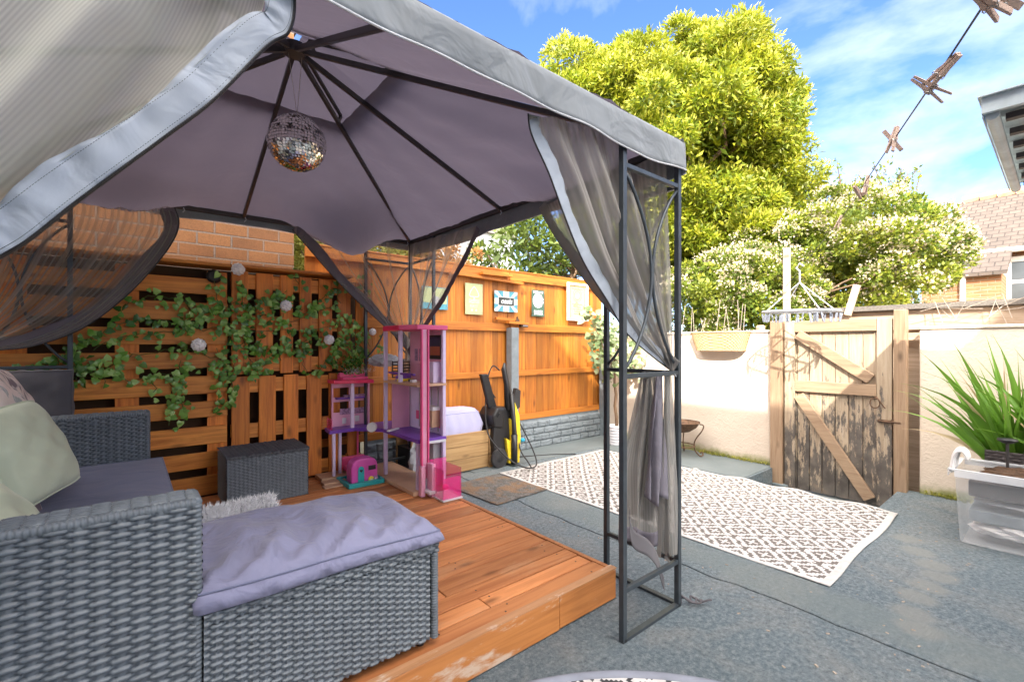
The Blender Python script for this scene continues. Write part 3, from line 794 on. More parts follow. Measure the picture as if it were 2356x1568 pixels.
# round rug
c = (.75, .25); Rr = 1.1; n = 176; cell = 2*Rr/n
V = []; F = []; mi = []; idx = {}
def vid(i, j):
    if (i, j) not in idx: idx[(i, j)] = len(V); V.append((c[0]-Rr+i*cell, c[1]-Rr+j*cell, .008))
    return idx[(i, j)]
for i in range(n):
    for j in range(n):
        r = math.hypot((i+.5)*cell-Rr, (j+.5)*cell-Rr)
        if r < Rr-.03: F.append((vid(i, j), vid(i+1, j), vid(i+1, j+1), vid(i, j+1))); mi.append(0 if lattice(i, j, 18) else 1)
t = thing('round_rug', (c[0], c[1], 0), 'round charcoal and white outdoor rug with grey border at the bottom edge', 'rug')
npmesh('woven_field', V, F, ['rug_charcoal', 'rug_white'], t, mi=mi)
mb = MB(); mb.lathe((*c, 0), [(Rr-.042, .002), (Rr-.042, .011), (Rr-.01, .013), (Rr, .008), (Rr, .002)], 128); mb.build('border', 'grey_pad', t, smooth=True)
# flat worn mat
mb = MB(); rng = np.random.default_rng(5)
a = onZ(1072, 1098); x0, x1, y0, y1 = 2.20, 2.78, 2.86, 3.52
mb.grid(lambda u, v: (x0+(x1-x0)*u, y0+(y1-y0)*v, .008+.003*R.random()), 40, 44)
o = mb.build('door_mat', 'rusty_mat', loc=(2.5, 3.2, 0), solid=.006); o.rotation_euler = (0, 0, rad(3)); tag(o, 'worn grey door mat with brown patches beside the deck and the rug', 'mat')
# litter
mb = MB()
for i in range(260):
    x = R.uniform(1.9, 4.6); y = R.uniform(.3, 3.4)
    if 2.7 < x < 4.4 and y > .75: continue
    s_ = R.uniform(.003, .008); mb.obox((x, y, s_*.3), (s_*2, s_, s_*.6), (0, 0, R.uniform(0, 3)))
o = mb.build('litter', 'rope', loc=(3, 1, 0)); tag(o, 'small dry leaf crumbs scattered on the painted concrete', 'litter', kind='stuff')
# ================================================================== VEGETATION
rng = np.random.default_rng(11)
def branch(mb, a, b, r0, r1, wob=.08, n=7):
    a = Vector(a); b = Vector(b); l = (b-a).length; P = []
    for i in range(n+1):
        t = i/n; P.append(a.lerp(b, t)+Vector((R.uniform(-1, 1), R.uniform(-1, 1), R.uniform(-.5, .5)))*wob*l*(t*(1-t)*2))
    mb.tube(P, [r0+(r1-r0)*i/n for i in range(n+1)], 7); return P
def tree(name, base, ells, label, leaf, nblob, per, rb, lsize, aspect, trunk_r, tips=None, limbs=9, up=.3, cat='tree', tipsize=None, tipn=.25, fill=.25, shell=(.72, 1.0)):
    """crown of many leafy sub-clumps (each a flattened dome of leaves) on limbs"""
    t = thing(name, base, label, cat); B = []; S = []
    w = np.array([e[1][0]*e[1][2] for e in ells]); w = w/w.sum()
    for e, q in zip(ells, w):
        k = max(1, int(nblob*q)); d = rng.normal(size=(k, 3)); d /= np.linalg.norm(d, axis=1)[:, None]
        B.append(np.array(e[0])+d*np.array(e[1])*rng.uniform(*shell, size=(k, 1))); S.append(d)
    B = np.concatenate(B); S = np.concatenate(S); nb = len(B); rr = rb*rng.uniform(.65, 1.2, nb)
    n = nb*per; bi = np.repeat(np.arange(nb), per); d = rng.normal(size=(n, 3))+S[bi]*.7; d[:, 2] += .35; d /= np.linalg.norm(d, axis=1)[:, None]
    rad_ = rng.uniform(.55, 1.0, n)**.6; wob = 1+.16*np.sin(d[:, 0]*9+bi)*np.cos(d[:, 1]*8+bi*2)
    P = B[bi]+d*(rr[bi]*rad_*wob)[:, None]*np.array((1, 1, .72))
    V, F = leaf_mesh(P, lsize, aspect, rng, up, d*.9)
    k = int(n*fill); qi = rng.integers(0, len(ells), k); dd = rng.normal(size=(k, 3)); dd /= np.linalg.norm(dd, axis=1)[:, None]
    E0 = np.array([e[0] for e in ells])[qi]; E1 = np.array([e[1] for e in ells])[qi]
    P2 = E0+dd*E1*rng.uniform(.25, .86, (k, 1)); V2, F2 = leaf_mesh(P2, lsize*1.4, aspect*1.2, rng, 0)
    npmesh('crown', np.concatenate([V, V2]), np.concatenate([F, F2+len(V)]), leaf, t)
    if tips:
        fl = (rng.random(nb) < .75)[bi] & (rad_ > .8) & (rng.random(n) < tipn) & ((d[:, 2] > .05) | (rng.random(n) < .25))
        P2 = P[fl]+d[fl]*lsize*.7; dn = d[fl]
        if tips == 'white_blossom':
            P2 = np.repeat(P2, 4, 0)+rng.normal(size=(len(P2)*4, 3))*lsize*.45; dn = np.repeat(dn, 4, 0)
        V, F = leaf_mesh(P2, tipsize or lsize*.5, .8 if tips == 'white_blossom' else .35, rng, .6, dn); npmesh('blossom', V, F, tips, t)
    mb = MB(); top = Vector(ells[0][0])
    branch(mb, base, Vector(base).lerp(top, .55), trunk_r, trunk_r*.6, .05)
    fork = Vector(base).lerp(top, .5)
    for i in range(limbs):
        e = Vector(B[rng.integers(nb)]); Q = branch(mb, fork.lerp(top, R.uniform(-.15, .3)), top.lerp(e, .9), trunk_r*.45, trunk_r*.08, .12)
        for q in range(4):
            e2 = Vector(B[rng.integers(nb)])
            if (e2-Q[4]).length < (top-e).length: branch(mb, Q[4], Q[4].lerp(e2, .95), trunk_r*.16, .008, .12, 5)
    mb.build('trunk', 'bark', t, smooth=True)
    return t
def oT(x, y, t_): return np.array(onT(x, y, t_))
tc_ = oT(1528, 375, 9.6)
tree('broadleaf_tree', (tc_[0], tc_[1], -.2), [(tc_, (2.4, 2.4, 2.45)), (oT(1345, 275, 9.5), (1.15, 1.15, 1.2)), (oT(1735, 420, 9.6), (1.1, 1.1, 1.25)), (oT(1590, 560, 9.6), (1.9, 1.9, 1.1)), (oT(1590, 245, 9.6), (1.55, 1.55, 1.05))],
     'tall rounded lime green tree in full sun beyond the garden wall', 'tree_leaf', 420, 560, .44, .105, .30, .2, tips='blossom_tip', tipsize=.075, tipn=.3, up=-.1, limbs=16, fill=.2)
t2 = oT(1210, 590, 8.2)
tree('broadleaf_tree', (t2[0]+.8, t2[1]-.4, -.2), [(t2, (1.0, 1.0, .6)), (oT(1380, 600, 8.4), (.9, .9, .65))],
     'open shaded tree with sky through its leaves seen under the canopy above the fence', 'shade_leaf', 46, 130, .30, .13, .35, .09, limbs=9, fill=.05, shell=(.4, 1.0))
# white flowering shrub
es = [(oT(1960, 600, 7.6), (1.3, 1.3, 1.1)), (oT(2085, 590, 8.2), (.85, .85, .75)), (oT(1690, 690, 7.4), (1.1, 1.1, .8)), (oT(1830, 590, 8.0), (1.0, 1.0, .65))]
b0 = onT(1900, 760, 7.8)
tree('flowering_shrub', (b0[0], b0[1], -.2), es, 'spreading shrub covered in cream white blossom behind the wall and gate', 'bush_leaf', 330, 260, .22, .062, .5, .12, tips='white_blossom', tipsize=.036, tipn=.30, cat='shrub', up=.5, fill=.25)
mbp = []
for i in range(22):
    x = R.uniform(1930, 2110); p = np.array(onT(x, R.uniform(430, 500), 7.6)); q = p+np.array((R.uniform(-.25, .25), R.uniform(-.25, .25), R.uniform(.15, .65)))
    mbp.append((p, q))
P = np.concatenate([np.linspace(p, q, 26)+rng.normal(size=(26, 3))*.035 for p, q in mbp])
t = thing('flowering_shrub', onT(2020, 470, 7.6), 'wispy upper shoots of the flowering shrub against the blue sky', 'shrub')
V, F = leaf_mesh(P, .065, .5, rng, .4); npmesh('foliage', V, F, 'bush_leaf', t)
mb = MB(); [mb.tube([p, (p+q)/2+np.array((.03, 0, 0)), q], .006, 5) for p, q in mbp]; mb.build('stem', 'bark', t)
rng = np.random.default_rng(21)
h0 = np.array(onT(800, 585, 6.6))
tree('hedge_shrub', (h0[0], h0[1], -.2), [(h0, (1.2, .8, .55)), (np.array(onT(700, 600, 6.9)), (.6, .6, .6))], 'sunny yellow green hedge behind the fence beside the brick corner', 'hedge_leaf', 90, 160, .22, .06, .5, .08, cat='hedge')
h0 = np.array(onT(1000, 610, 7.4))
tree('hedge_shrub', (h0[0], h0[1], -.2), [(h0, (.75, .75, .4)), (np.array(onT(950, 600, 7.2)), (.5, .5, .4))], 'orange leaved bush behind the fence seen through the net', 'orange_leaf', 60, 130, .17, .06, .45, .06, cat='bush')

# ivy garland over the pallets
def ivy(name, strands, label, nleaf, size, mat, parent_loc, seed, face=(0, -1, 0)):
    r = np.random.default_rng(seed); t = thing(name, parent_loc, label, 'ivy')
    mb = MB(); V = []; F = []
    fc = np.array(face, float)
    for S in strands:
        S = [np.array(p, float) for p in S]; P = []
        for i in range(len(S)-1):
            k = max(2, int(np.linalg.norm(S[i+1]-S[i])/.03))
            for j in range(k): P.append(S[i]+(S[i+1]-S[i])*j/k+r.normal(size=3)*np.array((.008, .004, .008)))
        mb.tube(P, .0026, 4)
        for p in P:
            for q in range(r.poisson(nleaf)):
                d = r.normal(size=3)*np.array((1, .25, 1)); d[2] -= .5; d /= np.linalg.norm(d)
                n = fc+r.normal(size=3)*.42; n /= np.linalg.norm(n); s = np.cross(d, n); s /= np.linalg.norm(s); n = np.cross(s, d)
                if n @ fc < 0: n = -n
                l = size*r.uniform(.6, 1.25); b = p+r.normal(size=3)*np.array((.025, .006, .028))+fc*r.uniform(.004, .03)
                sh = [(0, 0, 0), (-.08, .34, .0), (.25, .46, -.05), (.62, .30, -.04), (1.0, 0, -.16), (.62, -.30, -.04), (.25, -.46, -.05), (-.08, -.34, 0), (.35, 0, .09)]
                k = len(V); V += [b+d*l*a+s*l*w+n*l*h for a, w, h in sh]
                F += [(k+8, k+i, k+i+1) for i in range(7)]+[(k+8, k+7, k)]
    mb.build('stem', 'shade_stem', t)
    # one mesh, each leaf an island
    npmesh('foliage', V, F, mat, t, smooth=True)
    return t
plain('shade_stem', (.06, .1, .02), .6)
rr = random.Random(8)
def P4(x, y): return onY(x, y, 3.995)
st = []
main = [[(20, 880), (120, 850), (200, 790), (290, 740), (380, 740), (470, 760), (540, 740), (600, 720), (680, 745), (760, 700), (830, 760), (860, 800)],
        [(60, 905), (150, 860), (240, 840), (330, 810), (420, 800), (500, 830), (560, 790), (640, 800), (720, 770), (800, 790), (850, 830)],
        [(140, 890), (220, 830), (300, 870), (380, 860), (450, 855), (520, 840), (590, 850), (660, 800), (740, 810)],
        [(300, 700), (360, 680), (440, 690), (500, 720), (560, 690), (640, 690), (700, 720), (760, 680), (800, 660)],
        [(10, 860), (60, 850), (130, 830), (190, 850)],
        [(560, 770), (600, 690), (650, 680), (700, 690)], [(500, 840), (540, 770), (590, 760), (650, 760), (700, 770), (770, 750), (840, 790)],
        [(720, 850), (780, 790), (830, 780), (860, 830)], [(210, 800), (300, 780), (400, 760), (480, 730), (540, 700)], [(490, 630), (500, 690), (520, 740), (560, 780), (580, 850), (560, 880)]]
for s_ in main: st.append([P4(x+rr.uniform(-8, 8), y+rr.uniform(-8, 8)) for x, y in s_])
for x, y, l in ((395, 860, 170), (420, 830, 200), (350, 870, 60), (240, 860, 60), (110, 880, 60), (500, 800, 200), (545, 830, 130), (430, 700, 90), (520, 850, 110), (600, 780, 60), (640, 800, 50), (700, 800, 80), (760, 780, 90), (680, 620, 60), (835, 760, 80), (870, 780, 60), (560, 650, 90), (620, 690, 80), (780, 660, 60), (170, 800, 120), (830, 640, 90)):
    st.append([P4(x, y), P4(x+rr.uniform(-12, 12), y+l*.36), P4(x+rr.uniform(-12, 12), y+l*.75)])
ivy('ivy_garland', st, 'artificial green ivy garland trailing across the orange pallets', 2.0, .043, 'ivy_leaf', (.3, 4.0, 1.3), 3)

# roses
def rose(x, y, label, r=.052, mat='curtain_white'):
    p = onY(x, y, 3.95); t = thing('paper_rose', p, label, 'rose', 'cream roses on the ivy')
    mb = MB(); q = random.Random(x)
    for k in range(26):
        a = k*2.4; th = math.acos(1-k/26*1.25); d = Vector((math.sin(th)*math.cos(a), -math.cos(th), math.sin(th)*math.sin(a)))
        s_ = d.orthogonal().normalized(); w = d.cross(s_); c = Vector(p)+d*r*.75
        pr = r*.5
        mb.add([c+s_*pr*math.cos(b)+w*pr*math.sin(b)-d*pr*.35+Vector((q.uniform(-1, 1), 0, q.uniform(-1, 1)))*.003 for b in (j*math.pi/3 for j in range(6))]+[c+d*pr*.25], [(6, j, (j+1) % 6) for j in range(6)])
    mb.build('petals', mat, t, smooth=False, solid=.0015)
    MB().tube([Vector(p)+Vector((0, .02, 0)), Vector(p)+Vector((.01, .035, -.03))], .003, 5).build('stem', 'shade_stem', t)
rose(548, 619, 'tan paper rose at the very top of the pallet screen', .055)
rose(658, 703, 'cream rose on the upright slats below the brick corner')
rose(757, 781, 'cream rose on the upright slats nearest the dollhouse roof', .05)
rose(457, 793, 'cream rose on the horizontal slat pallet', .055, 'curtain_white')
rose(857, 763, 'small cream rose at the right end of the ivy', .038, 'curtain_white')
o = MB().lathe(onY(492, 636, 4.02), [(.045, 0), (.05, -.012), (.035, -.03)], 18, 'y').build('wall_lamp', 'black_iron', loc=onY(492, 636, 4.02)); tag(o, 'small dark round fitting on the top slat of the pallet', 'fitting')

# climber in the ridged white pot
pc = onZ(1430, 1012)
pc = (4.78, 3.66, 0)
t = thing('plant_pot', pc, 'white ridged round pot in the far corner holding the climber', 'pot')
pr = []
for i in range(7): z = i*.035; pr += [(.092+.002*i, z), (.098+.002*i, z+.012), (.098+.002*i, z+.024), (.092+.002*i, z+.034)]
MB().lathe(pc, pr+[(.095, .245), (.095, .225)], 28).build('pot', 'white_plastic', t, smooth=True)
MB().lathe(pc, [(.1, .226), (.02, .232)], 20).build('gravel', 'rug_white', t)
t = thing('potted_climber', (pc[0], pc[1], .23), 'sunlit broad leaved climber growing from the ridged white pot', 'climber')
mb = MB(); tr = branch(mb, (pc[0], pc[1], .2), (pc[0]+.02, pc[1]+.05, 1.2), .022, .014, .03)
cl = []
for x, y, r_, n_ in ((1375, 745, .13, 34), (1400, 770, .16, 50), (1385, 800, .14, 36), (1420, 810, .18, 50), (1410, 850, .15, 40), (1450, 840, .17, 50), (1490, 860, .15, 40), (1470, 790, .16, 36), (1350, 720, .08, 16), (1520, 840, .1, 18), (1380, 835, .08, 14)):
    c0 = np.array(onY(x, y, 3.72 if x < 1440 else 3.6)); cl.append(c0+rng.normal(size=(int(n_*1.5), 3))*r_*.55); branch(mb, tr[5], c0, .008, .003, .1, 5)
mb.build('trunk', 'bark', t, smooth=True)
P = np.concatenate(cl); V = []; F = []
for p in P:
    d = rng.normal(size=3); d[2] -= .5; d /= np.linalg.norm(d); n = np.array((-.6, -.7, .5))+rng.normal(size=3)*.6; s_ = np.cross(d, n); s_ /= np.linalg.norm(s_); n = np.cross(s_, d)
    l = rng.uniform(.055, .095); k = len(V)
    V += [p+d*l*a+s_*l*w+n*l*h for a, w, h in ((0, 0, 0), (.2, .42, .04), (.6, .34, .02), (1, 0, -.1), (.6, -.34, .02), (.2, -.42, .04), (.4, 0, -.05))]
    F += [(k+6, k+i, k+i+1) for i in range(5)]+[(k+6, k+5, k)]
npmesh('foliage', V, F, 'vine_leaf', t, smooth=True)

# moss along wall foot
def mosses(y0, y1, label, n):
    P = np.stack([rng.uniform(5.12, 5.17, n), rng.uniform(y0, y1, n), rng.uniform(0, .02, n)], 1)
    V, F = leaf_mesh(P, .03, .25, rng, 1.2); o = npmesh('grass', V, F, 'hedge_leaf', loc=(5.15, (y0+y1)/2, 0)); tag(o, label, 'grass', kind='stuff')
mosses(2.0, 2.75, 'mossy grass along the foot of the left wall', 420)
mosses(.1, .76, 'mossy grass along the foot of the right wall', 420)

# long bladed plant
def blades(c, n, H, label, seed, lean=(-.3, .38)):
    r = random.Random(seed); t = thing('strap_leaf_plant', c, label, 'plant', 'long leaved plants behind the storage box'); V = []; F = []
    for i in range(n):
        b = Vector(c)+Vector((r.uniform(-.07, .07), r.uniform(-.07, .07), 0)); a = r.uniform(0, 6.28); sp = r.uniform(.05, .42)
        d = Vector((math.cos(a)*sp+lean[0]*r.random()*.6, math.sin(a)*sp+lean[1]*r.random()*1.3, 1.15)).normalized(); L_ = H*r.uniform(.6, 1.1)
        w = r.uniform(.015, .033); bd = r.choice((.6, 1, 1, 1.6, 3)); side = d.cross(Vector((r.uniform(-1, 1), r.uniform(-1, 1), .1))).normalized(); p = b.copy(); m_ = 9; k = len(V)
        for j in range(m_+1):
            q = j/m_; ww = w*(math.sin(math.pi*min(1, q*.9+.15))**.7)*(1-q**3)+.0006
            nn = side.cross(d)
            V += [p-side*ww+nn*ww*.35, p, p+side*ww+nn*ww*.35]; p = p+d*L_/m_; d = (d+Vector((d.x, d.y, 0))*.06*bd+Vector((0, 0, -.035*q*2*bd))).normalized()
        F += [(k+3*j+e, k+3*j+e+1, k+3*j+e+4, k+3*j+e+3) for j in range(m_) for e in (0, 1)]
    nf = 2*9; dry = [f for q, f in enumerate(F) if (q//nf) % 9 == 4]; F = [f for q, f in enumerate(F) if (q//nf) % 9 != 4]
    npmesh('foliage', V, F, 'blade_leaf', t, smooth=True); npmesh('dry_foliage', V, dry, 'dry_stem', t, smooth=True)
PC = (4.72, .20, .22)
blades(PC, 72, 1.05, 'clump of long bright green strap leaves leaning over the storage box', 2)
blades((4.72, -.10, .22), 40, 1.0, 'second clump of long green strap leaves at the right edge', 6, (-.2, .25))
# ================================================================== GAZEBO
X0, X1, Y0, Y1 = -.70, 2.04, 1.20, 3.94
GC = ((X0+X1)/2, (Y0+Y1)/2); HX = (X1-X0)/2; HY_ = (Y1-Y0)/2
ZB, ZH, ZR = 2.215, 2.79, 1.0
gz_ = thing('gazebo', (GC[0], GC[1], 0), 'grey fabric garden gazebo on metal corner frames over the timber deck', 'gazebo')
def sq(mb, a, b, w=.025): return mb.bar(a, b, w)
SPN = .43
for cx, cy, sx, sy in ((X1, Y0, -1, 1), (X1, Y1, -1, -1), (X0, Y1, 1, -1), (X0, Y0, 1, 1)):
    mb = MB(); ends = [(cx+sx*SPN, cy), (cx, cy+sy*SPN)]
    z0_ = .0
    for ex, ey in ends:
        mb.bar((cx, cy, .008), (ex, ey, .008), .025, .012)
    cf = mb.build('corner_frame', 'steel_grey', gz_)
    for ex, ey in ends:
        for z in (2.015, 1.12, .215): sq(MB(), (cx, cy, z), (ex, ey, z), .02).build('crossbar', 'steel_grey', cf, bevel=.002)
    for ux, uy in [(cx, cy)]+ends: MB().box(ux-.0125, ux+.0125, uy-.0125, uy+.0125, 0, ZB).build('upright', 'steel_grey', cf, bevel=.002)
    for ex, ey in ends:
        mb = MB()
        for (ax, ay), (bx, by) in (((cx, cy), (ex, ey)), ((ex, ey), (cx, cy))):
            mb.tube([(ax+(bx-ax)*.49*math.sin(math.pi*s)**.8, ay+(by-ay)*.49*math.sin(math.pi*s)**.8, 2.0-.86*s) for s in (i/20 for i in range(21))], .0075, 8)
        mb.build('scroll', 'steel_grey', cf, smooth=True)
for a, b in (((X0, Y0), (X1, Y0)), ((X1, Y0), (X1, Y1)), ((X1, Y1), (X0, Y1)), ((X0, Y1), (X0, Y0))):
    sq(MB(), (*a, ZB), (*b, ZB), .03).build('beam', 'dark_steel', gz_, bevel=.002)
def rib(s, a, b): # s 0..1 outward, (a,b) direction in units of half size
    return Vector((GC[0]+a*HX*s, GC[1]+b*HY_*s, ZH+(ZB-ZH)*s))
for a, b in ((1, 1), (1, 0), (1, -1), (0, -1), (-1, -1), (-1, 0), (-1, 1), (0, 1)):
    MB().bar(rib(.03, a, b), rib(.995, a, b), .02, .026).build('rafter', 'dark_steel', gz_, bevel=.002)
    if a and b:
        mb = MB(); q = rib(.27, a, b)+Vector((0, 0, .068)); sq(mb, rib(.06, a, b)+Vector((0, 0, .0)), rib(.04, a, b)+Vector((0, 0, .06)), .016)
        sq(mb, rib(.04, a, b)+Vector((0, 0, .06)), q, .016); sq(mb, rib(.25, a, b), q, .016); mb.build('vent_bracket', 'dark_steel', gz_)
MB().lathe((*GC, ZH-.03), [(.05, 0), (.055, .01), (.055, .05), (.02, .06)], 16).build('hub', 'dark_steel', gz_)
def sag(p, a, s):
    return 0
def tier(s0, s1, dz, name, bag, ov=1.0):
    for dx, dy, tx, ty in ((0, 1, -1, 0), (1, 0, 0, 1), (0, -1, 1, 0), (-1, 0, 0, -1)):
        def fn(u, v):
            a = -1+2*u; s = s0+(s1-s0)*v
            x = GC[0]+(dx+tx*a)*HX*s; y = GC[1]+(dy+ty*a)*HY_*s; z = ZH+(ZB-ZH)*min(s, 1)+.018+dz
            bay = math.sin(math.pi*abs(a)); e = math.sin(math.pi*min(1, (s-s0)/(s1-s0)*.9+.05))
            z -= bag*bay*e*(1+.25*math.sin(x*5+y*3))
            if name == 'canopy':
                z += .012*math.sin(17*a+4*s)*s*bay+.005*math.sin(70*a+9*s)*math.exp(-(1-min(s, 1))*7)+.004*math.sin(38*s+6*a)*bay*math.sin(9*a+5*s)
                z -= .24*math.exp(-(((x-1.43)/.30)**2+((y-3.83)/.22)**2))+.13*math.exp(-(((x+.12)/.33)**2+((y-3.86)/.2)**2))+.06*math.exp(-(((x-2.)/.15)**2+((y-2.0)/.4)**2))
            return (x, y, z)
        MB().grid(fn, 56, 30).build(name, 'canopy_cloth', gz_, smooth=True)
tier(.27, 1.012, 0, 'canopy', .035)
tier(.02, .33, .062, 'vent_canopy', .02)
# valance
e = .028
cor = [(X0-e, Y0-e), (X1+e*.6, Y0-e), (X1+e*.6, Y1+e), (X0-e, Y1+e)]
for i in range(4):
    a, b = cor[i], cor[(i+1) % 4]; d = Vector((b[0]-a[0], b[1]-a[1], 0)); nrm = Vector((d.y, -d.x, 0)).normalized(); Lg = d.length
    def fn(u, v, i=i):
        x = a[0]+d.x*u; y = a[1]+d.y*u; w = .008*math.sin(u*Lg*7+i)*v+.004*math.sin(u*Lg*19)*v
        zt = ZB+.024-v*((.075 if i == 2 else .150)+.012*math.sin(u*Lg*3.3+i)+.004*math.sin(u*Lg*11))
        if v == 0: return (x-nrm.x*.02, y-nrm.y*.02, zt)
        dip = .09*math.exp(-((x-1.35)/.33)**2) if i == 2 else 0
        return (x+nrm.x*w, y+nrm.y*w, zt-dip*v*.7)
    MB().grid(fn, 90, 7).build('valance', 'valance_cloth', gz_, smooth=True, solid=.0015)
    mb = MB(); mb.tube([Vector(fn(k/90, 1))+nrm*.002 for k in range(91)], .0035, 6); mb.build('hem', 'hem_white', gz_, smooth=True)
# hook and ring ties along the beams
for x, y in ((.675, 3.93), (2.02, 2.57), (1.98, 3.9), (-.3, 3.93), (.3, 3.93), (2.02, 1.75)):
    MB().tube([(x, y-.02, ZB-.012), (x+.006, y-.024, ZB-.03), (x-.006, y-.022, ZB-.045)], .0035, 6).build('tie', 'hem_white', gz_)

# ------------------------------------------------------------------ curtains
def bez(P, n):
    P = [Vector(p) for p in P]; out = []
    for i in range(n+1):   # catmull-rom through points
        t = i/n*(len(P)-1); k = min(int(t), len(P)-2); f = t-k
        p0, p1, p2, p3 = P[max(k-1, 0)], P[k], P[k+1], P[min(k+2, len(P)-1)]
        out.append(.5*((2*p1)+(-p0+p2)*f+(2*p0-5*p1+4*p2-p3)*f*f+(-p0+3*p1-3*p2+p3)*f**3))
    return out
def loft(A, B, nrm, folds, amp, nu, nv, sd=0, belly=None, wid=None):
    """surface between curves A and B with folds; nrm = fold direction"""
    nrm = Vector(nrm); A = bez(A, nv); B = bez(B, nv)
    def fn(u, v):
        j = round(v*nv); p = A[j].lerp(B[j], u)
        w = amp*(.25+.75*math.sin(math.pi*min(1, v*.9+.1)))
        return p+nrm*w*(math.sin(folds*2*math.pi*u+sd+1.5*v)+.4*math.sin(folds*4.3*math.pi*u+sd*2-2*v))
    return MB().grid(fn, nu, nv)
def strip(A, width, nrm, n, amp, sd=0, side=1, wdir=None):
    """border cloth running along curve A"""
    C = bez(A, n); nrm = Vector(nrm)
    def fn(u, v):
        j = round(v*n); p = C[j]; t = (C[min(j+1, n)]-C[max(j-1, 0)]).normalized(); w = t.cross(nrm).normalized()*side
        ww = width*(1+.12*math.sin(v*21+sd))
        return p+w*ww*(u-.02)+nrm*(amp*math.sin(v*46+sd+u*2)*u*(1-u)*3+amp*.5*math.sin(v*103+sd)*u)
    return MB().grid(fn, 8, n), C

def Yp(pts, Y): return [onY(x, y, Y) for x, y in pts]
# 1 near left curtain on the front side, tied at the near left corner frame
zipc = Yp([(672, -60), (677, 21), (662, 77), (612, 109), (493, 229), (387, 310), (282, 387), (176, 465), (70, 549), (0, 592), (-90, 650), (-220, 715)], 1.19)
t = thing('gazebo_curtain', (-.2, 1.2, 1.6), 'large pale net curtain with wide grey border across the top left, nearest the viewer', 'curtain', 'net curtains of the gazebo')
mb, C = strip(zipc, .067, (0, -1, 0), 110, .006, 1, side=1)
mb.build('border', 'border_cloth', t, smooth=True, solid=.001)
mb = MB(); mb.tube([c+Vector((0, -.003, -.001)) for c in C], .0035, 6)
mb.tube([c+Vector((0, -.006, -.001+(.002 if i % 2 else -.002))) for i, c in enumerate(bez(zipc, 440))], .0022, 4); mb.build('zip', 'black_plastic', t)
seam = []
CS = bez(zipc, 420); sm = [MB(), MB()]
for i in range(2, 418, 2):
    tt = (CS[i+1]-CS[i-1]).normalized(); w = tt.cross(Vector((0, -1, 0))).normalized()
    for mb, ww in zip(sm, (.008, .0555)): mb.bar(CS[i]+w*ww+Vector((0, -.009, 0)), CS[i]+w*ww+tt*.0035+Vector((0, -.009, 0)), .0009)
for mb in sm: mb.build('stitching', 'steel_grey', t)
CC = bez(zipc, 40)
for j, c in enumerate(CC):
    tt = (CC[min(j+1, 40)]-CC[max(j-1, 0)]).normalized(); w = tt.cross(Vector((0, -1, 0))).normalized()
    seam.append(c+w*.063)
tie = Vector((-.66, 1.22, .95))
nv = 90
A = bez(seam, nv)
def fan(u, v):
    # fibres from the beam down to the tie
    j = round(v*nv); top = Vector((.31-u*.95, 1.21, 2.205)); p_out = A[j]
    if u == 0: return p_out
    q = v**(1.0+.0*u)
    straight = top.lerp(tie, q); sagp = Vector((0, 0, -.16*math.sin(math.pi*q)*(1-u)))
    base = straight+sagp; off = (p_out-(Vector(A[0]).lerp(A[-1], v)))
    base = base+off*(1-u)**1.5
    k = min(1, u*6); base = p_out.lerp(base, k*k*(3-2*k)) if u < 1/6 else base
    amp = .055*(.2+math.sin(math.pi*min(1, q*.85+.1)))
    f = math.copysign(abs(math.sin(u*13+.6*math.sin(v*3)))**.7, math.sin(u*13+.6*math.sin(v*3)))*1.5+.35*math.sin(u*41+2*v)
    return base+Vector((0, amp*f*min(1, u*5), 0))
MB().grid(fan, 150, nv).build('net', 'net_near', t, smooth=True, uv=(150, nv))

# 2 back left curtain
def swag(name_label, top_a, curve, tie_, nrm, netm, bordm, bw, folds, amp, group='net curtains of the gazebo', tail=None, sd=0, belly=0, side=1):
    """curve: free edge from the beam to the tie; top_a: fixed end of the top on the beam"""
    t = thing('gazebo_curtain', tie_, name_label, 'curtain', group); nv = 50
    A = bez(curve, nv); T0 = Vector(curve[0]); T1 = Vector(top_a); tie = Vector(curve[-1]); N_ = Vector(nrm)
    def fn(u, v):
        j = round(v*nv); p0 = A[j]; top = T0.lerp(T1, u); st = top.lerp(tie, v)
        off = p0-T0.lerp(tie, v); p = st+off*(1-u)**1.3
        return p+N_*amp*math.sin(math.pi*min(1, v*.85+.12))*(math.sin(u*folds*2*math.pi+sd)+.4*math.sin(u*folds*5.1*math.pi+sd+v*2))*min(1, u*6)
    MB().grid(fn, 70, nv).build('net', netm, t, smooth=True, uv=(70, nv))
    mb, C = strip(curve, bw, nrm, 70, .005, sd, side); mb.build('border', bordm, t, smooth=True, solid=.001)
    mb = MB(); mb.tube([c+N_*.003 for c in C], .0035, 5); mb.build('zip', 'black_plastic', t)
    return t
c2 = Yp([(402, 478), (412, 515), (395, 560), (345, 625), (280, 690), (190, 755), (80, 795), (-10, 806), (-95, 822)], 3.90)
swag('dark net curtain hanging before the brick wall, tied at the far left corner', (-.66, 3.9, 2.2), c2, c2[-1], (0, -1, 0), 'net_mid', 'dark_border_cloth', .085, 4, .035, side=1)
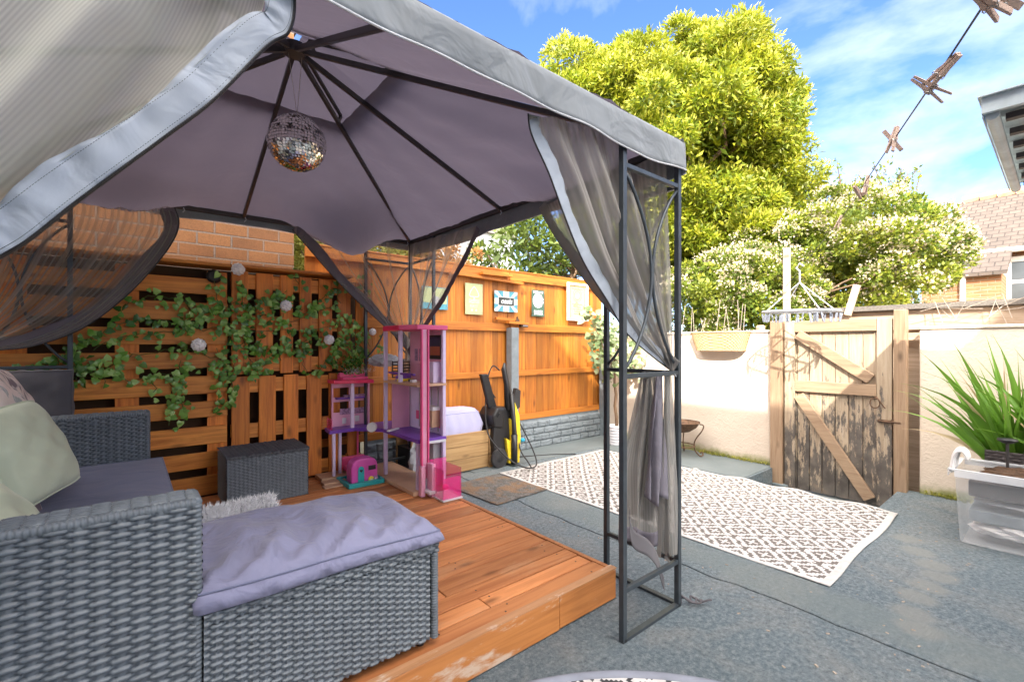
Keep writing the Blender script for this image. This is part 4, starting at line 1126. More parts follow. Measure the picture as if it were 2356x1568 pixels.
# 3 back curtain tied at the far right corner frame
tz = onY(936, 806, 3.9)
c3 = Yp([(672, 528), (700, 560), (770, 640), (840, 710), (900, 765), (936, 806)], 3.90)
swag('far net curtain sweeping from the brick corner down to the far right frame', (2.0, 3.9, 2.18), c3, tz, (0, -1, 0), 'net_far', 'dark_border_cloth', .085, 4, .03, side=-1, sd=2)
def onXl(pts, X): return [onX(x, y, X) for x, y in pts]
c4 = onXl([(1096, 520), (1080, 560), (1055, 610), (1020, 675), (985, 730), (938, 806)], 2.0)
c4[-1] = tz
swag('net curtain on the right side with dark edge, tied at the far right corner frame', (2.0, 3.88, 2.18), c4, tz, (1, 0, 0), 'net_far', 'dark_border_cloth', .055, 3, .025, side=1, sd=1)
# curtain bundle below tie at far right corner
def bundle(x, y, z0, z1, r0, r1, label, netm, bordm, seed=0, parent=None):
    mb = MB(); n = 36; m_ = 24
    def fn(u, v):
        a = 2*math.pi*u; r = (r0+(r1-r0)*v)*(1+.33*math.sin(a*5+seed+v)+.12*math.sin(a*11+v*3)); r *= .55+.45*min(1, v*5)
        return (x+r*math.cos(a)+.02*math.sin(v*4+seed), y+r*math.sin(a)*1.1, z0+(z1-z0)*v)
    mb.grid(fn, n, m_); return mb
t5 = thing('tied_curtain_bundle', (1.99, 3.87, .5), 'tied net bundle hanging down inside the far right corner frame', 'curtain')
bundle(1.97, 3.87, 1.22, .45, .02, .09, '', '', '').build('net', 'net_mid', t5, smooth=True, uv=(36, 24))
# 5 right side curtain and front right curtain tied at near right corner post
TP = Vector(onX(1548, 856, 2.0))
c5 = onXl([(1240, 478), (1262, 520), (1300, 580), (1360, 665), (1430, 745), (1500, 815), (1548, 856)], 2.0)
swag('sheer net curtain on the right side seen through the near right corner frame', (2.0, 1.24, 2.18), c5, TP, (1, 0, 0), 'net_drape', 'net_drape', .06, 3, .03, side=1, sd=.5)
c6 = Yp([(1214, 262), (1222, 310), (1262, 400), (1295, 490), (1340, 600), (1395, 690), (1440, 765), (1500, 820), (1548, 856)], 1.245)
swag('net curtain with pale blue grey border swept down to the near right corner post', (1.62, 1.23, 2.18), c6, TP, (0, -1, 0), 'net_drape', 'border_cloth', .062, 3, .03, side=-1, sd=3)
# hanging tail below the tie
t = thing('curtain_tail', (1.9, 1.3, .4), 'long net tail with grey hem hanging in the near right corner frame', 'curtain')
Z0 = TP.z
def tail(xo, yo, w0, w1, zend, sd, dx=0, nu=30):
    def fn(u, v):
        w = w0+(w1-w0)*min(1, v*1.6); a = (u-.5)
        return (xo+dx*v+w*a*.85+.012*math.sin(u*17+sd), yo-w*a*.45+.022*math.sin(u*13+sd+v*2)*(.4+v), Z0+(zend-Z0)*v+.02*math.sin(u*9)*v)
    return MB().grid(fn, nu, 30)
tail(1.965, 1.33, .04, .22, .42, 1, -.02).build('net', 'net_thick', t, smooth=True, uv=(30, 30)); tail(1.96, 1.30, .03, .24, .37, 0, -.04).build('net', 'net_thick', t, smooth=True, uv=(30, 30))
tail(1.96, 1.25, .02, .10, .42, 2, -.035, 16).build('border', 'lilac_grey', t, smooth=True) if 'lilac_grey' in MATS else None
fabric('lilac_grey', (.19, .18, .22), .7, transl=.15, wr=.4, wsc=9)
tail(1.955, 1.25, .02, .10, .52, 2, -.045, 16).build('border', 'lilac_grey', t, smooth=True, solid=.001)
tail(1.985, 1.225, .02, .07, .24, 4, -.0, 14).build('inner_net', 'net_thick', t, smooth=True, uv=(14, 30))
def hem(u, v):
    a = (u-.5); x = 1.92+.24*a*.85+.012*math.sin(u*17); y = 1.30-.24*a*.45+.022*math.sin(u*13+2)*1.4
    return (x, y, .37+.02*math.sin(u*9)-.07*v)
MB().grid(hem, 30, 4).build('hem', 'lilac_grey', t, smooth=True, solid=.001)
bp = bez([(1.70, 1.23, .50), (1.72, 1.22, .40), (1.80, 1.21, .34), (1.90, 1.215, .24), (1.96, 1.22, .12)], 24)
def band(u, v):
    j = round(v*24); p = bp[j]; return p+Vector((.012, .01, .085*(1-v*.35)))*(u-.5)+Vector((0, .008*math.sin(v*9), 0))
MB().grid(band, 5, 24).build('strap', 'dark_grey_cloth', t, smooth=True, solid=.002)
mb = MB(); mb.tube([(TP.x+.045*math.cos(a), TP.y+.03+.04*math.sin(a), TP.z-.01+.012*math.sin(a*2)) for a in (i*.4 for i in range(16))], .0035, 5, closed=True); mb.build('tie', 'hem_white', t)
o = MB()
for k in range(3):
    P = [Vector((2.05, 1.20, .03+.012*k))]
    for i in range(8): P.append(Vector((2.05+.012*i+.01*k, 1.19-.012*i+.02*math.sin(i*1.1+k*2), .012+.022*abs(math.sin(i*.9+k)))))
    o.tube(bez(P, 30), .005, 6)
o = o.build('tie_strap', 'dark_grey_cloth', loc=(2.05, 1.19, .02), smooth=True); tag(o, 'grey fabric tie straps lying knotted at the foot of the near right post', 'strap')

# ------------------------------------------------------------------ mirror ball
bc = Vector((GC[0]+.012, GC[1], 2.305)); br = .142
t = thing('mirror_ball', bc, 'mirror tiled disco ball hanging from the gazebo hub', 'disco ball')
MB().lathe(bc, [(br*.985*math.sin(math.pi*i/24)+1e-4, -br*.985*math.cos(math.pi*i/24)) for i in range(25)], 36).build('core', 'ball_core', t, smooth=True)
mb = MB(); rows = 30; q = random.Random(2)
for i in range(rows):
    th0 = math.pi*(i+.06)/rows; th1 = math.pi*(i+.94)/rows; n = max(5, int(2*math.pi*math.sin((th0+th1)/2)*rows/math.pi))
    for j in range(n):
        a0 = 2*math.pi*(j+.05)/n; a1 = 2*math.pi*(j+.95)/n; tl = [q.uniform(-.0011, .0011) for _ in range(4)]
        mb.add([bc+Vector((math.sin(t_)*math.cos(a), math.sin(t_)*math.sin(a), math.cos(t_)))*(br+tl[k]) for k, (t_, a) in enumerate(((th0, a0), (th1, a0), (th1, a1), (th0, a1)))], [(0, 1, 2, 3)])
mb.build('tiles', 'mirror_tile', t)
mb = MB(); mb.tube([bc+Vector((0, 0, br)), (GC[0]-.03, GC[1], ZH-.03)], .0012, 4).tube([bc+Vector((0, 0, br)), (GC[0]+.035, GC[1], ZH-.03)], .0012, 4); mb.build('string', 'rope', t)
MB().lathe(bc+Vector((0, 0, br-.003)), [(.014, 0), (.014, .008), (.004, .02)], 12).build('cap', 'bare_metal', t)
# ================================================================== RATTAN FURNITURE
def weave(o, U, V_, W, H, ps=.036, pr=.0113, amp=.0045, su=12, sr=5, edge=.0, phase=0):
    """woven sheet: o origin, U/V unit vectors; relief points along UxV. returns V,F"""
    o = np.array(o, float); U = np.array(U, float); Vv = np.array(V_, float); Nn = np.cross(U, Vv)
    ns = max(1, round(W/ps)); ps = W/ns; nr = max(1, round(H/pr)); pr = H/nr
    u = np.linspace(0, W, ns*su+1); v = np.linspace(0, H, nr*sr+1)
    A, B = np.meshgrid(u, v); r = np.floor(np.clip(B/pr, 0, nr-1e-6)); fv = B/pr-r
    prof = np.sqrt(np.clip(1-(2*fv-1)**2*.96, 0, 1))
    over = np.cos(np.pi*(A/ps+r+phase))          # + over, - under
    st = np.tanh(3.4*over)
    h1 = amp*(.1+.95*st)+amp*.9*prof-amp*.2
    h1 = np.where(prof < .36, -amp*1.5, h1)
    du = np.abs((A/ps+.5) % 1-.5)*ps
    stake = np.where(du < ps*.19, amp*.45*(1+.5*np.cos(du/ps*2*np.pi*8)), -amp*3)
    h = np.maximum(h1, stake)
    jit = np.sin(A*37+r*5.1)*amp*.08
    P = o+A[..., None]*U+B[..., None]*Vv+(h+jit)[..., None]*Nn
    ny, nx = A.shape; I = np.arange(nx*ny).reshape(ny, nx)
    F = np.stack([I[:-1, :-1], I[:-1, 1:], I[1:, 1:], I[1:, :-1]], -1).reshape(-1, 4)
    return P.reshape(-1, 3), F
def weaves(name, specs, mat, parent):
    Vs = []; Fs = []; n = 0
    for s in specs:
        V, F = weave(*s[0], **s[1]); Vs.append(V); Fs.append(F+n); n += len(V)
    return npmesh(name, np.concatenate(Vs), np.concatenate(Fs), mat, parent, smooth=True)
ux, uy, uz = (1, 0, 0), (0, 1, 0), (0, 0, 1); mx_, my_ = (-1, 0, 0), (0, -1, 0)
DZ = .152
AX = .150; AT = .84
s = thing('rattan_sofa', (-.3, 2.6, DZ), 'long grey rattan sofa with square arms along the left of the deck', 'sofa')
def arm(y0, y1, xb, xf, name='arm', near=True):
    rr_ = .018
    kw = dict(ps=.038 if near else .034, pr=.0118 if near else .0118)
    sp = []
    # front (-Y) face, rounded top, top face
    sp.append(((( xb, y0, DZ+.02)), ux, uz, xf-xb-rr_, AT-DZ-.02-rr_))
    specs = [((sp[0][0], ux, uz, xf-xb-rr_*.5, AT-DZ-.02-rr_*.7), kw)]
    specs.append((((xb, y0+rr_*.6, AT), ux, uy, xf-xb-rr_*.5, y1-y0-rr_*1.2), dict(kw, pr=.010)))
    specs.append((((xf, y0+rr_*.6, DZ+.02), uy, uz, y1-y0-rr_*1.2, AT-DZ-.02-rr_*.7), dict(kw, ps=.03)))
    specs.append((((xf-rr_*.5, y1, DZ+.02), mx_, uz, xf-xb-rr_, AT-DZ-.02-rr_*.7), kw))
    a = weaves(name, specs, 'blue_grey_rattan', s)
    # ribbed rounded corner binding
    mb = MB(); r2 = .0135
    def bind(p, q): 
        p = Vector(p); q = Vector(q); k = int((q-p).length/.0118)
        pts = []; rr2 = []
        for i in range(k*4+1): pts.append(p.lerp(q, i/(k*4))); rr2.append(r2*(1+.12*math.sin(math.pi*i/2)))
        mb.tube(pts, rr2, 10)
    bind((xb, y0+.009, AT-.009), (xf-.008, y0+.009, AT-.009)); bind((xf-.008, y0+.009, DZ+.02), (xf-.008, y0+.009, AT-.009))
    bind((xf-.008, y0+.009, AT-.009), (xf-.008, y1-.009, AT-.009)); bind((xb, y1-.009, AT-.009), (xf-.008, y1-.009, AT-.009)); bind((xf-.008, y1-.009, DZ+.02), (xf-.008, y1-.009, AT-.009))
    mb.build('binding', 'blue_grey_rattan', a, smooth=True)
arm(1.482, 1.60, -.70, AX)
arm(3.64, 3.755, -.70, .105, near=False)
kw = dict(ps=.04, pr=.0125, su=5, sr=3)
weaves('base', [(((.10, 1.61, DZ+.03), uy, uz, 2.02, .26), kw)], 'blue_grey_rattan', s)
MB().box(-.68, .09, 1.62, 3.62, DZ+.02, DZ+.29).build('frame', 'charcoal_rattan', s)
weaves('backrest', [(((-.62, 1.6, DZ+.02), uy, uz, 2.04, .70), kw)], 'blue_grey_rattan', s)
MB().box(-.70, -.625, 1.6, 3.64, DZ+.02, AT+.02).build('back_frame', 'blue_grey_rattan', s, bevel=.02)
# generic puffy cushion
def cushion(name, c, dims, mat, label, cat, rot=(0, 0, 0), puff=.35, pinch=.25, piping=True, pmat=None, wr=.01, seed=0, n=26, flat=False, group=None):
    c = Vector(c); Rm = Euler(rot).to_matrix(); w, d, h = dims
    t = thing(name, c, label, cat, group)
    sd_ = seed*1.7
    def surf(sgn):
        def fn(u, v):
            a, b = 2*u-1, 2*v-1
            if flat:
                e = (1-abs(a)**8)*(1-abs(b)**8); z = h*.5*(.72+.28*e**.5) if e > 0 else h*.36
                z += puff*h*.5*(1-a*a)*(1-b*b)
                x, y = a*w/2, b*d/2
                z += wr*(math.sin(a*7+b*4+sd_)*math.sin(b*6-a*3)+.6*math.sin(a*13-b*9+sd_)*math.cos(a*3+b*11))*(1-a**6)*(1-b**6)
            else:
                e = max(0, (1-a*a))*max(0, (1-b*b)); z = h*.5*e**.42
                k = 1-pinch*.16*((1-a*a)*b*b) if False else 1
                x = a*w/2*(1-pinch*.22*(1-b*b)*0-.10*(1-abs(b)**2)*abs(a)**3*pinch*2); y = b*d/2*(1-.10*(1-abs(a)**2)*abs(b)**3*pinch*2)
                z += wr*math.sin(a*9+sd_)*math.sin(b*8+sd_)*e
                x *= 1-.07*b*b*b*b*(1 if abs(a) > .5 else abs(a)*2); y *= 1-.07*a**4
            return c+Rm @ Vector((x, y, z*sgn))
        return fn
    mb = MB(); mb.grid(surf(1), n, n); mb.grid(surf(-1), n, n)
    if flat:   # side band
        f1, f2 = surf(1), surf(-1)
        ring = [(i/n, 0) for i in range(n)]+[(1, i/n) for i in range(n)]+[(1-i/n, 1) for i in range(n)]+[(0, 1-i/n) for i in range(n)]
        m_ = len(ring); V = []
        for (u, v) in ring:
            p, q = f1(u, v), f2(u, v); o_ = (Vector(((u-.5)*w, (v-.5)*d, 0))).normalized(); o_ = Rm @ o_
            V += [p, p.lerp(q, .5)+o_*h*(.10+.03*math.sin(u*40+v*31)), q]
        mb.add(V, [(3*i+e, 3*((i+1) % m_)+e, 3*((i+1) % m_)+e+1, 3*i+e+1) for i in range(m_) for e in (0, 1)])
    mb.build('cover', mat, t, smooth=True)
    if piping:
        f1 = surf(1)
        ring = [(i/n, 0) for i in range(n)]+[(1, i/n) for i in range(n)]+[(1-i/n, 1) for i in range(n)]+[(0, 1-i/n) for i in range(n)]
        mb = MB(); mb.tube([f1(u, v) if flat else f1(u, v) for u, v in ring], .0035 if flat else .005, 6, closed=True); mb.build('piping', pmat or mat, t, smooth=True)
    return t
cushion('seat_cushion', (-.22, 2.62, DZ+.355), (.78, 2.03, .12), 'slate_cushion', 'slate grey seat cushion along the rattan sofa', 'cushion', flat=True, puff=.15, wr=.004)
cushion('back_cushion', (-.55, 3.2, .86), (.48, .72, .16), 'dark_grey_cloth', 'dark grey back cushion at the far end of the sofa behind the patterned pillow', 'cushion', rot=(0, rad(80), 0), flat=True, puff=.4)
cushion('back_cushion', (-.57, 2.3, .80), (.42, .72, .14), 'dark_grey_cloth', 'dark grey back cushion behind the two green pillows', 'cushion', rot=(0, rad(80), 0), flat=True, puff=.4)
cushion('back_cushion', (-.475, 3.84, .83), (.44, .54, .1), 'dark_grey_cloth', 'dark grey cushion standing upright beside the far left gazebo post', 'cushion', rot=(rad(88), 0, 0), flat=True, puff=.1)
def pillow(x, y, t_, size, rot, mat, label, h=.15, **k):
    return cushion('pillow', onT(x, y, t_), (size, size, h), mat, label, 'pillow', rot=rot, group='scatter pillows on the sofa', **k)
pillow(62, 1038, 1.86, .41, (rad(8), rad(66), rad(-14)), 'sage_cushion', 'pale green piped pillow leaning in the middle of the sofa', h=.15, seed=1)
pillow(30, 955, 2.06, .47, (rad(-6), rad(68), rad(-10)), 'leaf_print_cloth', 'leaf patterned pillow behind the pale green one', h=.13, seed=2, piping=False)
pillow(-20, 1240, 1.42, .46, (rad(10), rad(55), rad(0)), 'sage_cushion', 'plain pale green pillow cut by the left edge of the photo', h=.16, seed=3)
pillow(-40, 1180, 1.72, .44, (rad(0), rad(66), rad(-30)), 'leaf_print_cloth', 'leaf patterned pillow squeezed between the two green pillows', h=.12, seed=4, piping=False)

# footstool chest
OX0, OX1, OY0, OY1, OZ = .158, .88, 1.485, 2.03, .527
t = thing('rattan_footstool', ((OX0+OX1)/2, (OY0+OY1)/2, DZ), 'large grey rattan footstool chest at the front of the deck under a lilac cushion', 'footstool')
kw = dict(ps=.030, pr=.0105, su=10, sr=5, amp=.0045)
weaves('body', [(((OX0, OY0, DZ+.03), ux, uz, OX1-.035-OX0, OZ-DZ-.065), kw), (((OX1, OY0+.02, DZ+.03), uy, uz, OY1-OY0-.03, OZ-DZ-.065), kw)], 'blue_grey_rattan', t)
weaves('lid', [(((OX0, OY0-.003, OZ-.033), ux, uz, OX1-OX0, .033), dict(kw, pr=.011)), (((OX0, OY0, OZ), ux, uy, OX1-OX0, OY1-OY0), dict(kw, su=3, sr=2)), (((OX1, OY0, OZ-.033), uy, uz, OY1-OY0, .033), kw)], 'blue_grey_rattan', t)
mb = MB()
for (px, py) in ((OX1-.012, OY0+.004),):
    k = 32; mb.tube([(px, py, DZ+.03+(OZ-DZ-.065)*i/(k*4)) for i in range(k*4+1)], [.014*(1+.1*math.sin(math.pi*i/2)) for i in range(k*4+1)], 10)
mb.build('binding', 'blue_grey_rattan', t, smooth=True)
MB().box(OX0+.01, OX1-.01, OY0+.012, OY1-.01, DZ+.03, OZ-.006).build('frame', 'charcoal_rattan', t)
for fx, fy in ((OX0+.3, OY0+.04), (OX1-.05, OY0+.04), (OX1-.05, OY1-.05)): MB().lathe((fx, fy, DZ-.001), [(.014, 0), (.016, .03)], 12).build('foot', 'black_plastic', t)
# cushion on it with real folds
def fs(u, v):
    x = OX0-.012+(OX1-OX0+.012)*u; y = OY0-.008+(OY1-OY0+.01)*v; a, b = 2*u-1, 2*v-1
    e = max(0, (1-abs(a)**7))*max(0, (1-abs(b)**7)); z = OZ+.060+.036*e**.5+.020*(1-a*a)*(1-b*b)
    w = .014*math.sin(9*(a+.35*b*b)+3*b)*math.exp(-((b+.1)/.9)**2)+.012*math.sin(17*a-7*b+2*math.sin(3*b))*(1-b)/2+.006*math.sin(27*a+6*b)*max(0, -b)**.8
    z += w*min(1, e*1.4)-.012*u
    return (x, y+.01*math.sin(u*8)*(v-.5), z)
t = thing('footstool_cushion', ((OX0+OX1)/2, (OY0+OY1)/2, OZ), 'wrinkled lilac grey cushion with dark piping on the rattan footstool', 'cushion')
mb = MB(); mb.grid(fs, 90, 70)
n = 60; ring = [(i/n, 0) for i in range(n)]+[(1, i/n) for i in range(n)]+[(1-i/n, 1) for i in range(n)]+[(0, 1-i/n) for i in range(n)]
V = []
for u, v in ring:
    p = Vector(fs(u, v)); o_ = Vector((2*u-1 if u in (0, 1) else 0, 2*v-1 if v in (0, 1) else 0, 0)); bz = OZ+.004; j = .004*math.sin(u*60+v*51)+.003*math.sin(u*31)
    V += [p, p.lerp(Vector((p.x, p.y, bz)), .35)+o_*(.012+j), p.lerp(Vector((p.x, p.y, bz)), .75)+o_*(.012-j), Vector((p.x, p.y, bz))]
m_ = len(ring); mb.add(V, [(4*i+e, 4*((i+1) % m_)+e, 4*((i+1) % m_)+e+1, 4*i+e+1) for i in range(m_) for e in range(3)])
mb.build('cover', 'lilac_cushion', t, smooth=True)
mb = MB(); mb.tube([Vector(fs(u, v))+Vector((0, -.002 if v == 0 else 0, .001)) for u, v in ring], .0032, 6, closed=True); mb.build('piping', 'slate_cushion', t, smooth=True)
# fluffy throw
P = np.stack([rng.uniform(.16, .46, 9000), rng.uniform(2.02, 2.13, 9000), rng.uniform(0, 1, 9000)], 1); P[:, 2] = .595+.035*np.sin((P[:, 1]-2.02)/.11*np.pi)*P[:, 2]+.02*(P[:, 0]-.16)
V, F = leaf_mesh(P, .026, .09, rng, 1.1); o = npmesh('fluffy_throw', V, F, 'fluffy_white', loc=(.3, 2.08, .59)); tag(o, 'white fluffy throw peeping out behind the lilac footstool cushion', 'throw')

# small rattan storage box
bx0, bx1, by0, by1, bz1 = .515, 1.03, 3.60, 3.99, .50
t = thing('rattan_box', ((bx0+bx1)/2, (by0+by1)/2, DZ), 'small grey rattan storage box with lid in front of the pallets', 'box')
kw = dict(ps=.026, pr=.0105, su=4, sr=3, amp=.0035)
weaves('body', [(((bx0, by0, DZ), ux, uz, bx1-bx0, bz1-DZ-.02), kw), (((bx0, by1, DZ), my_, uz, by1-by0, bz1-DZ-.02), kw), (((bx1, by0, DZ), uy, uz, by1-by0, bz1-DZ-.02), kw)], 'blue_grey_rattan', t)
weaves('lid', [(((bx0-.008, by0-.01, bz1), ux, uy, bx1-bx0+.016, by1-by0+.02), kw), (((bx0-.008, by0-.01, bz1-.018), ux, uz, bx1-bx0+.016, .018), dict(kw, pr=.009))], 'charcoal_rattan', t)
MB().box(bx0+.006, bx1-.006, by0+.006, by1-.006, DZ, bz1-.006).build('frame', 'charcoal_rattan', t)

# ================================================================== TIMBER PLANTER AND PAD
px0, px1, py0, py1 = 1.98, 2.90, 3.80, 4.12
t = thing('timber_planter', ((px0+px1)/2, (py0+py1)/2, 0), 'low pine planter box beside the pressure washer', 'planter')
mb = MB()
for k in range(3): mb.box(px0, px1-.05, py0, py0+.022, .015+k*.125, .015+k*.125+.121)
for k in range(3): mb.box(px0, px1-.03, py1-.022, py1, .015+k*.125, .015+k*.125+.121)
mb.build('board', 'pine_wood', t, bevel=.003)
MB().box(px1-.049, px1, py0-.012, py0+.03, 0, .395).build('corner_post', 'pine_wood', t, bevel=.003)
MB().box(px1-.025, px1, py0+.031, py1, .01, .385).build('end_board', 'pine_wood', t, bevel=.003)
MB().box(px0+.01, px1-.03, py0+.023, py1-.023, .01, .30).build('liner', 'black_plastic', t)
cushion('folded_pad', (2.42, 3.95, .44), (.70, .20, .36), 'lilac_pad', 'folded lilac sun lounger pad standing in the pine planter', 'pad', rot=(rad(-6), 0, 0), flat=True, puff=.1, wr=.003)

# ================================================================== PRESSURE WASHER
WX, WY = 3.06, 3.84
t = thing('pressure_washer', (WX, WY, 0), 'black and yellow pressure washer with tangled hose standing by the fence', 'pressure washer')
mb = MB(); mb.prism([(-.17, .05), (.02, .03), (.10, .05), (.11, .45), (.06, .60), (-.12, .62), (-.18, .50), (-.20, .28)], lambda a, b, d: (WX+a, WY+d, b), -.11, .11)
mb.prism([(-.20, .42), (-.08, .40), (-.06, .60), (-.16, .62), (-.22, .54)], lambda a, b, d: (WX+a, WY+d, b), -.13, .13)
mb.build('body', 'black_plastic', t, bevel=.02)
mb = MB(); mb.prism([(-.02, .03), (.12, .02), (.14, .30), (.12, .52), (.06, .66), (.05, .42), (.0, .50), (.02, .25), (-.06, .30)], lambda a, b, d: (WX+a, WY-.115+d, b), -.035, .03)
mb.build('front_cover', 'yellow_plastic', t, bevel=.01)
for sy in (-.12, .12): 
    w_ = MB().lathe((WX-.13, WY+sy-.02, .10), [(.05, 0), (.095, .002), (.10, .012), (.10, .034), (.09, .042), (.05, .04)], 28, 'y').build('wheel', 'rubber', t, smooth=False)
    MB().lathe((WX-.13, WY+sy-.024, .10), [(.02, 0), (.045, .004), (.045, .01)], 12, 'y').build('rim', 'black_plastic', w_)
mb = MB()
mb.tube([(WX+.03, WY-.17, .03), (WX+.035, WY-.165, .35), (WX+.02, WY-.14, .75)], [.03, .026, .022], 12)
mb.tube([(WX+.03, WY-.17, .025), (WX+.03, WY-.17, .33)], .034, 12)
mb.build('spray_lance', 'black_plastic', t, smooth=True)
mb = MB(); mb.tube([(WX+.01, WY-.10, .58), (WX-.0, WY-.08, .85), (WX-.03, WY-.07, 1.0), (WX-.02, WY-.07, 1.07)], [.045, .032, .03, .012], 10); mb.build('trigger_gun', 'black_plastic', t, smooth=True)
mb = MB(); mb.prism([(-.05, 0), (.05, 0), (.02, .36), (-.07, .36)], lambda a, b, d: (WX-.13+a-b*.25, WY+d, .60+b), -.025, .025); mb.build('handle', 'black_plastic', t, bevel=.012)
mb = MB(); mb.prism([(.0, 0), (.09, .04), (.10, .22), (.04, .25), (.0, .12)], lambda a, b, d: (WX+.09+a, WY-.06+d, .55+b), -.03, .03); mb.build('gun_holder', 'dark_grey_plastic' if 'dark_grey_plastic' in MATS else 'rubber', t, bevel=.006)
MB().lathe((WX+.17, WY-.10, .24), [(.0, 0), (.02, .002), (.02, .05), (.012, .055)], 14, 'x').build('connector', 'blue_plastic', t)
def wp(L_): return [Vector(onT(x, y, d)) for x, y, d in L_]
mb = MB()
for L_ in ([(1150, 852, 4.9), (1133, 842, 4.9), (1120, 880, 4.85), (1117, 940, 4.8), (1124, 985, 4.75), (1150, 950, 4.7)],
           [(1150, 940, 4.85), (1118, 950, 4.9), (1102, 985, 4.95), (1104, 1030, 5.0)],
           [(1140, 915, 4.85), (1130, 905, 4.85), (1118, 925, 4.8), (1121, 990, 4.7), (1145, 1030, 4.6), (1180, 1062, 4.5), (1210, 1075, 4.55), (1232, 1072, 4.65), (1232, 1050, 4.8), (1210, 1000, 4.9), (1175, 935, 4.85)],
           [(1190, 970, 4.9), (1196, 1030, 4.85), (1215, 1062, 4.7), (1222, 1074, 4.6)]):
    mb.tube(bez(wp(L_), 60), .0075, 7)
mb.build('hose', 'rubber', t, smooth=True)
MB().tube(bez([(WX+.12, WY+.02, .05), (3.4, 3.9, .012), (3.75, 3.75, .01), (3.95, 3.6, .012)], 40), .006, 6).build('cable', 'rubber', t, smooth=True)

# ================================================================== FENCE SIGNS
def sign(name, x0, y0, x1, y1, label, mat, Y=4.19, th=.004):
    a = onY(x0, y0, Y); b = onY(x1, y1, Y); xa, xb = a[0], b[0]; zb_, za = onY(x0, y1, Y)[2], a[2]
    zc = onY((x0+x1)/2, (y0+y1)/2, Y)[2]; hgt = onY((x0+x1)/2, y0, Y)[2]-onY((x0+x1)/2, y1, Y)[2]
    c = ((xa+xb)/2, Y, zc); w = xb-xa; t = thing(name, c, label, 'sign')
    MB().box(c[0]-w/2, c[0]+w/2, Y-th, Y, c[2]-hgt/2, c[2]+hgt/2).build('plate', mat, t, bevel=.001)
    mb = MB(); [mb.lathe((c[0]+sx*(w/2-.02), Y-th-.003, c[2]+sz*(hgt/2-.02)), [(.001, 0), (.005, .001), (.005, .003)], 8, 'y') for sx in (-1, 1) for sz in (-1, 1)]; mb.build('screw', 'bare_metal', t)
    return t, c, w, hgt
def flat(t, mat, poly, c, Y, name='print', d=.0012):
    mb = MB()
    for p in (poly if isinstance(poly[0], list) else [poly]): mb.prism(p, lambda a, b, dd: (c[0]+a, Y+dd, c[2]+b), -d, 0)
    return mb.build(name, mat, t)
RX90 = (rad(90), 0, 0)
ys = 4.186
# crest sign
t, c, w, h = sign('metal_sign', 1070, 652, 1110, 723, 'tall cream metal sign with a pale tree crest and the word FOREST', 'sign_cream')
flat(t, 'sign_white', [(-.30*w, .12*h), (-.22*w, .06*h), (.22*w, .06*h), (.30*w, .12*h), (.24*w, .22*h), (.2*w, .27*h), (.1*w, .36*h), (0, .42*h), (-.1*w, .36*h), (-.2*w, .27*h), (-.24*w, .22*h)], c, ys-.0005)
flat(t, 'sign_cream', [(-.25*w, .125*h), (-.18*w, .09*h), (.18*w, .09*h), (.25*w, .125*h), (.19*w, .22*h), (.08*w, .34*h), (0, .38*h), (-.08*w, .34*h), (-.19*w, .22*h)], c, ys-.0019)
flat(t, 'sign_white', [(-.04*w, -.02*h), (.04*w, -.02*h), (.03*w, .06*h), (-.03*w, .06*h)], c, ys-.0005)
for k in range(3):
    up = [(-.30*w+.6*w*i/16, (-.02-.045*k)*h+.012*h*math.sin(i*.8)) for i in range(17)]; flat(t, 'sign_white', up+[(a, b-.018*h) for a, b in reversed(up)], c, ys-.0005)
text_mesh('FOREST', 'lettering', 'sign_white', t, (c[0], ys-.001, c[2]-.24*h), .13*h, RX90, sx=.75)
for sx in (-1, 1): MB().lathe((c[0]+sx*.12*w, ys-.002, c[2]-.36*h), [(.0, 0), (.06*w, .0005), (.06*w, .002)], 5, 'y').build('star', 'sign_white', t)
# flag sign
t, c, w, h = sign('metal_sign', 1137, 670, 1190, 717, 'blue union flag metal sign with a black plate reading oasis', 'sign_teal')
W2, H2 = w/2, h/2
flat(t, 'sign_white', [[(-W2, -.14*h), (W2, -.14*h), (W2, .14*h), (-W2, .14*h)], [(-.13*w, -H2), (.13*w, -H2), (.13*w, -.141*h), (-.13*w, -.141*h)], [(-.13*w, .141*h), (.13*w, .141*h), (.13*w, H2), (-.13*w, H2)]], c, ys-.0004)
for sx in (-1, 1):
    for sz in (-1, 1): flat(t, 'sign_white', [(sx*W2, sz*H2), (sx*(W2-.12*w), sz*H2), (sx*.14*w, sz*.15*h), (sx*.24*w, sz*.15*h), (sx*W2, sz*(H2-.12*h))][::sx*sz], c, ys-.0003)
flat(t, 'sign_lemon', [[(-W2, -.08*h), (W2, -.08*h), (W2, .08*h), (-W2, .08*h)], [(-.07*w, -H2), (.07*w, -H2), (.07*w, -.081*h), (-.07*w, -.081*h)], [(-.07*w, .081*h), (.07*w, .081*h), (.07*w, H2), (-.07*w, H2)]], c, ys-.0018)
flat(t, 'sign_white', [(-.35*w, -.22*h), (.35*w, -.22*h), (.35*w, .22*h), (-.35*w, .22*h)], c, ys-.0032)
flat(t, 'sign_dark', [(-.33*w, -.19*h), (.33*w, -.19*h), (.33*w, .19*h), (-.33*w, .19*h)], c, ys-.0046)
text_mesh('oasis', 'lettering', 'sign_white', t, (c[0]-.0, ys-.0062, c[2]+.01*h), .36*h, RX90, shear=.25, offset=.003, sx=1.0)
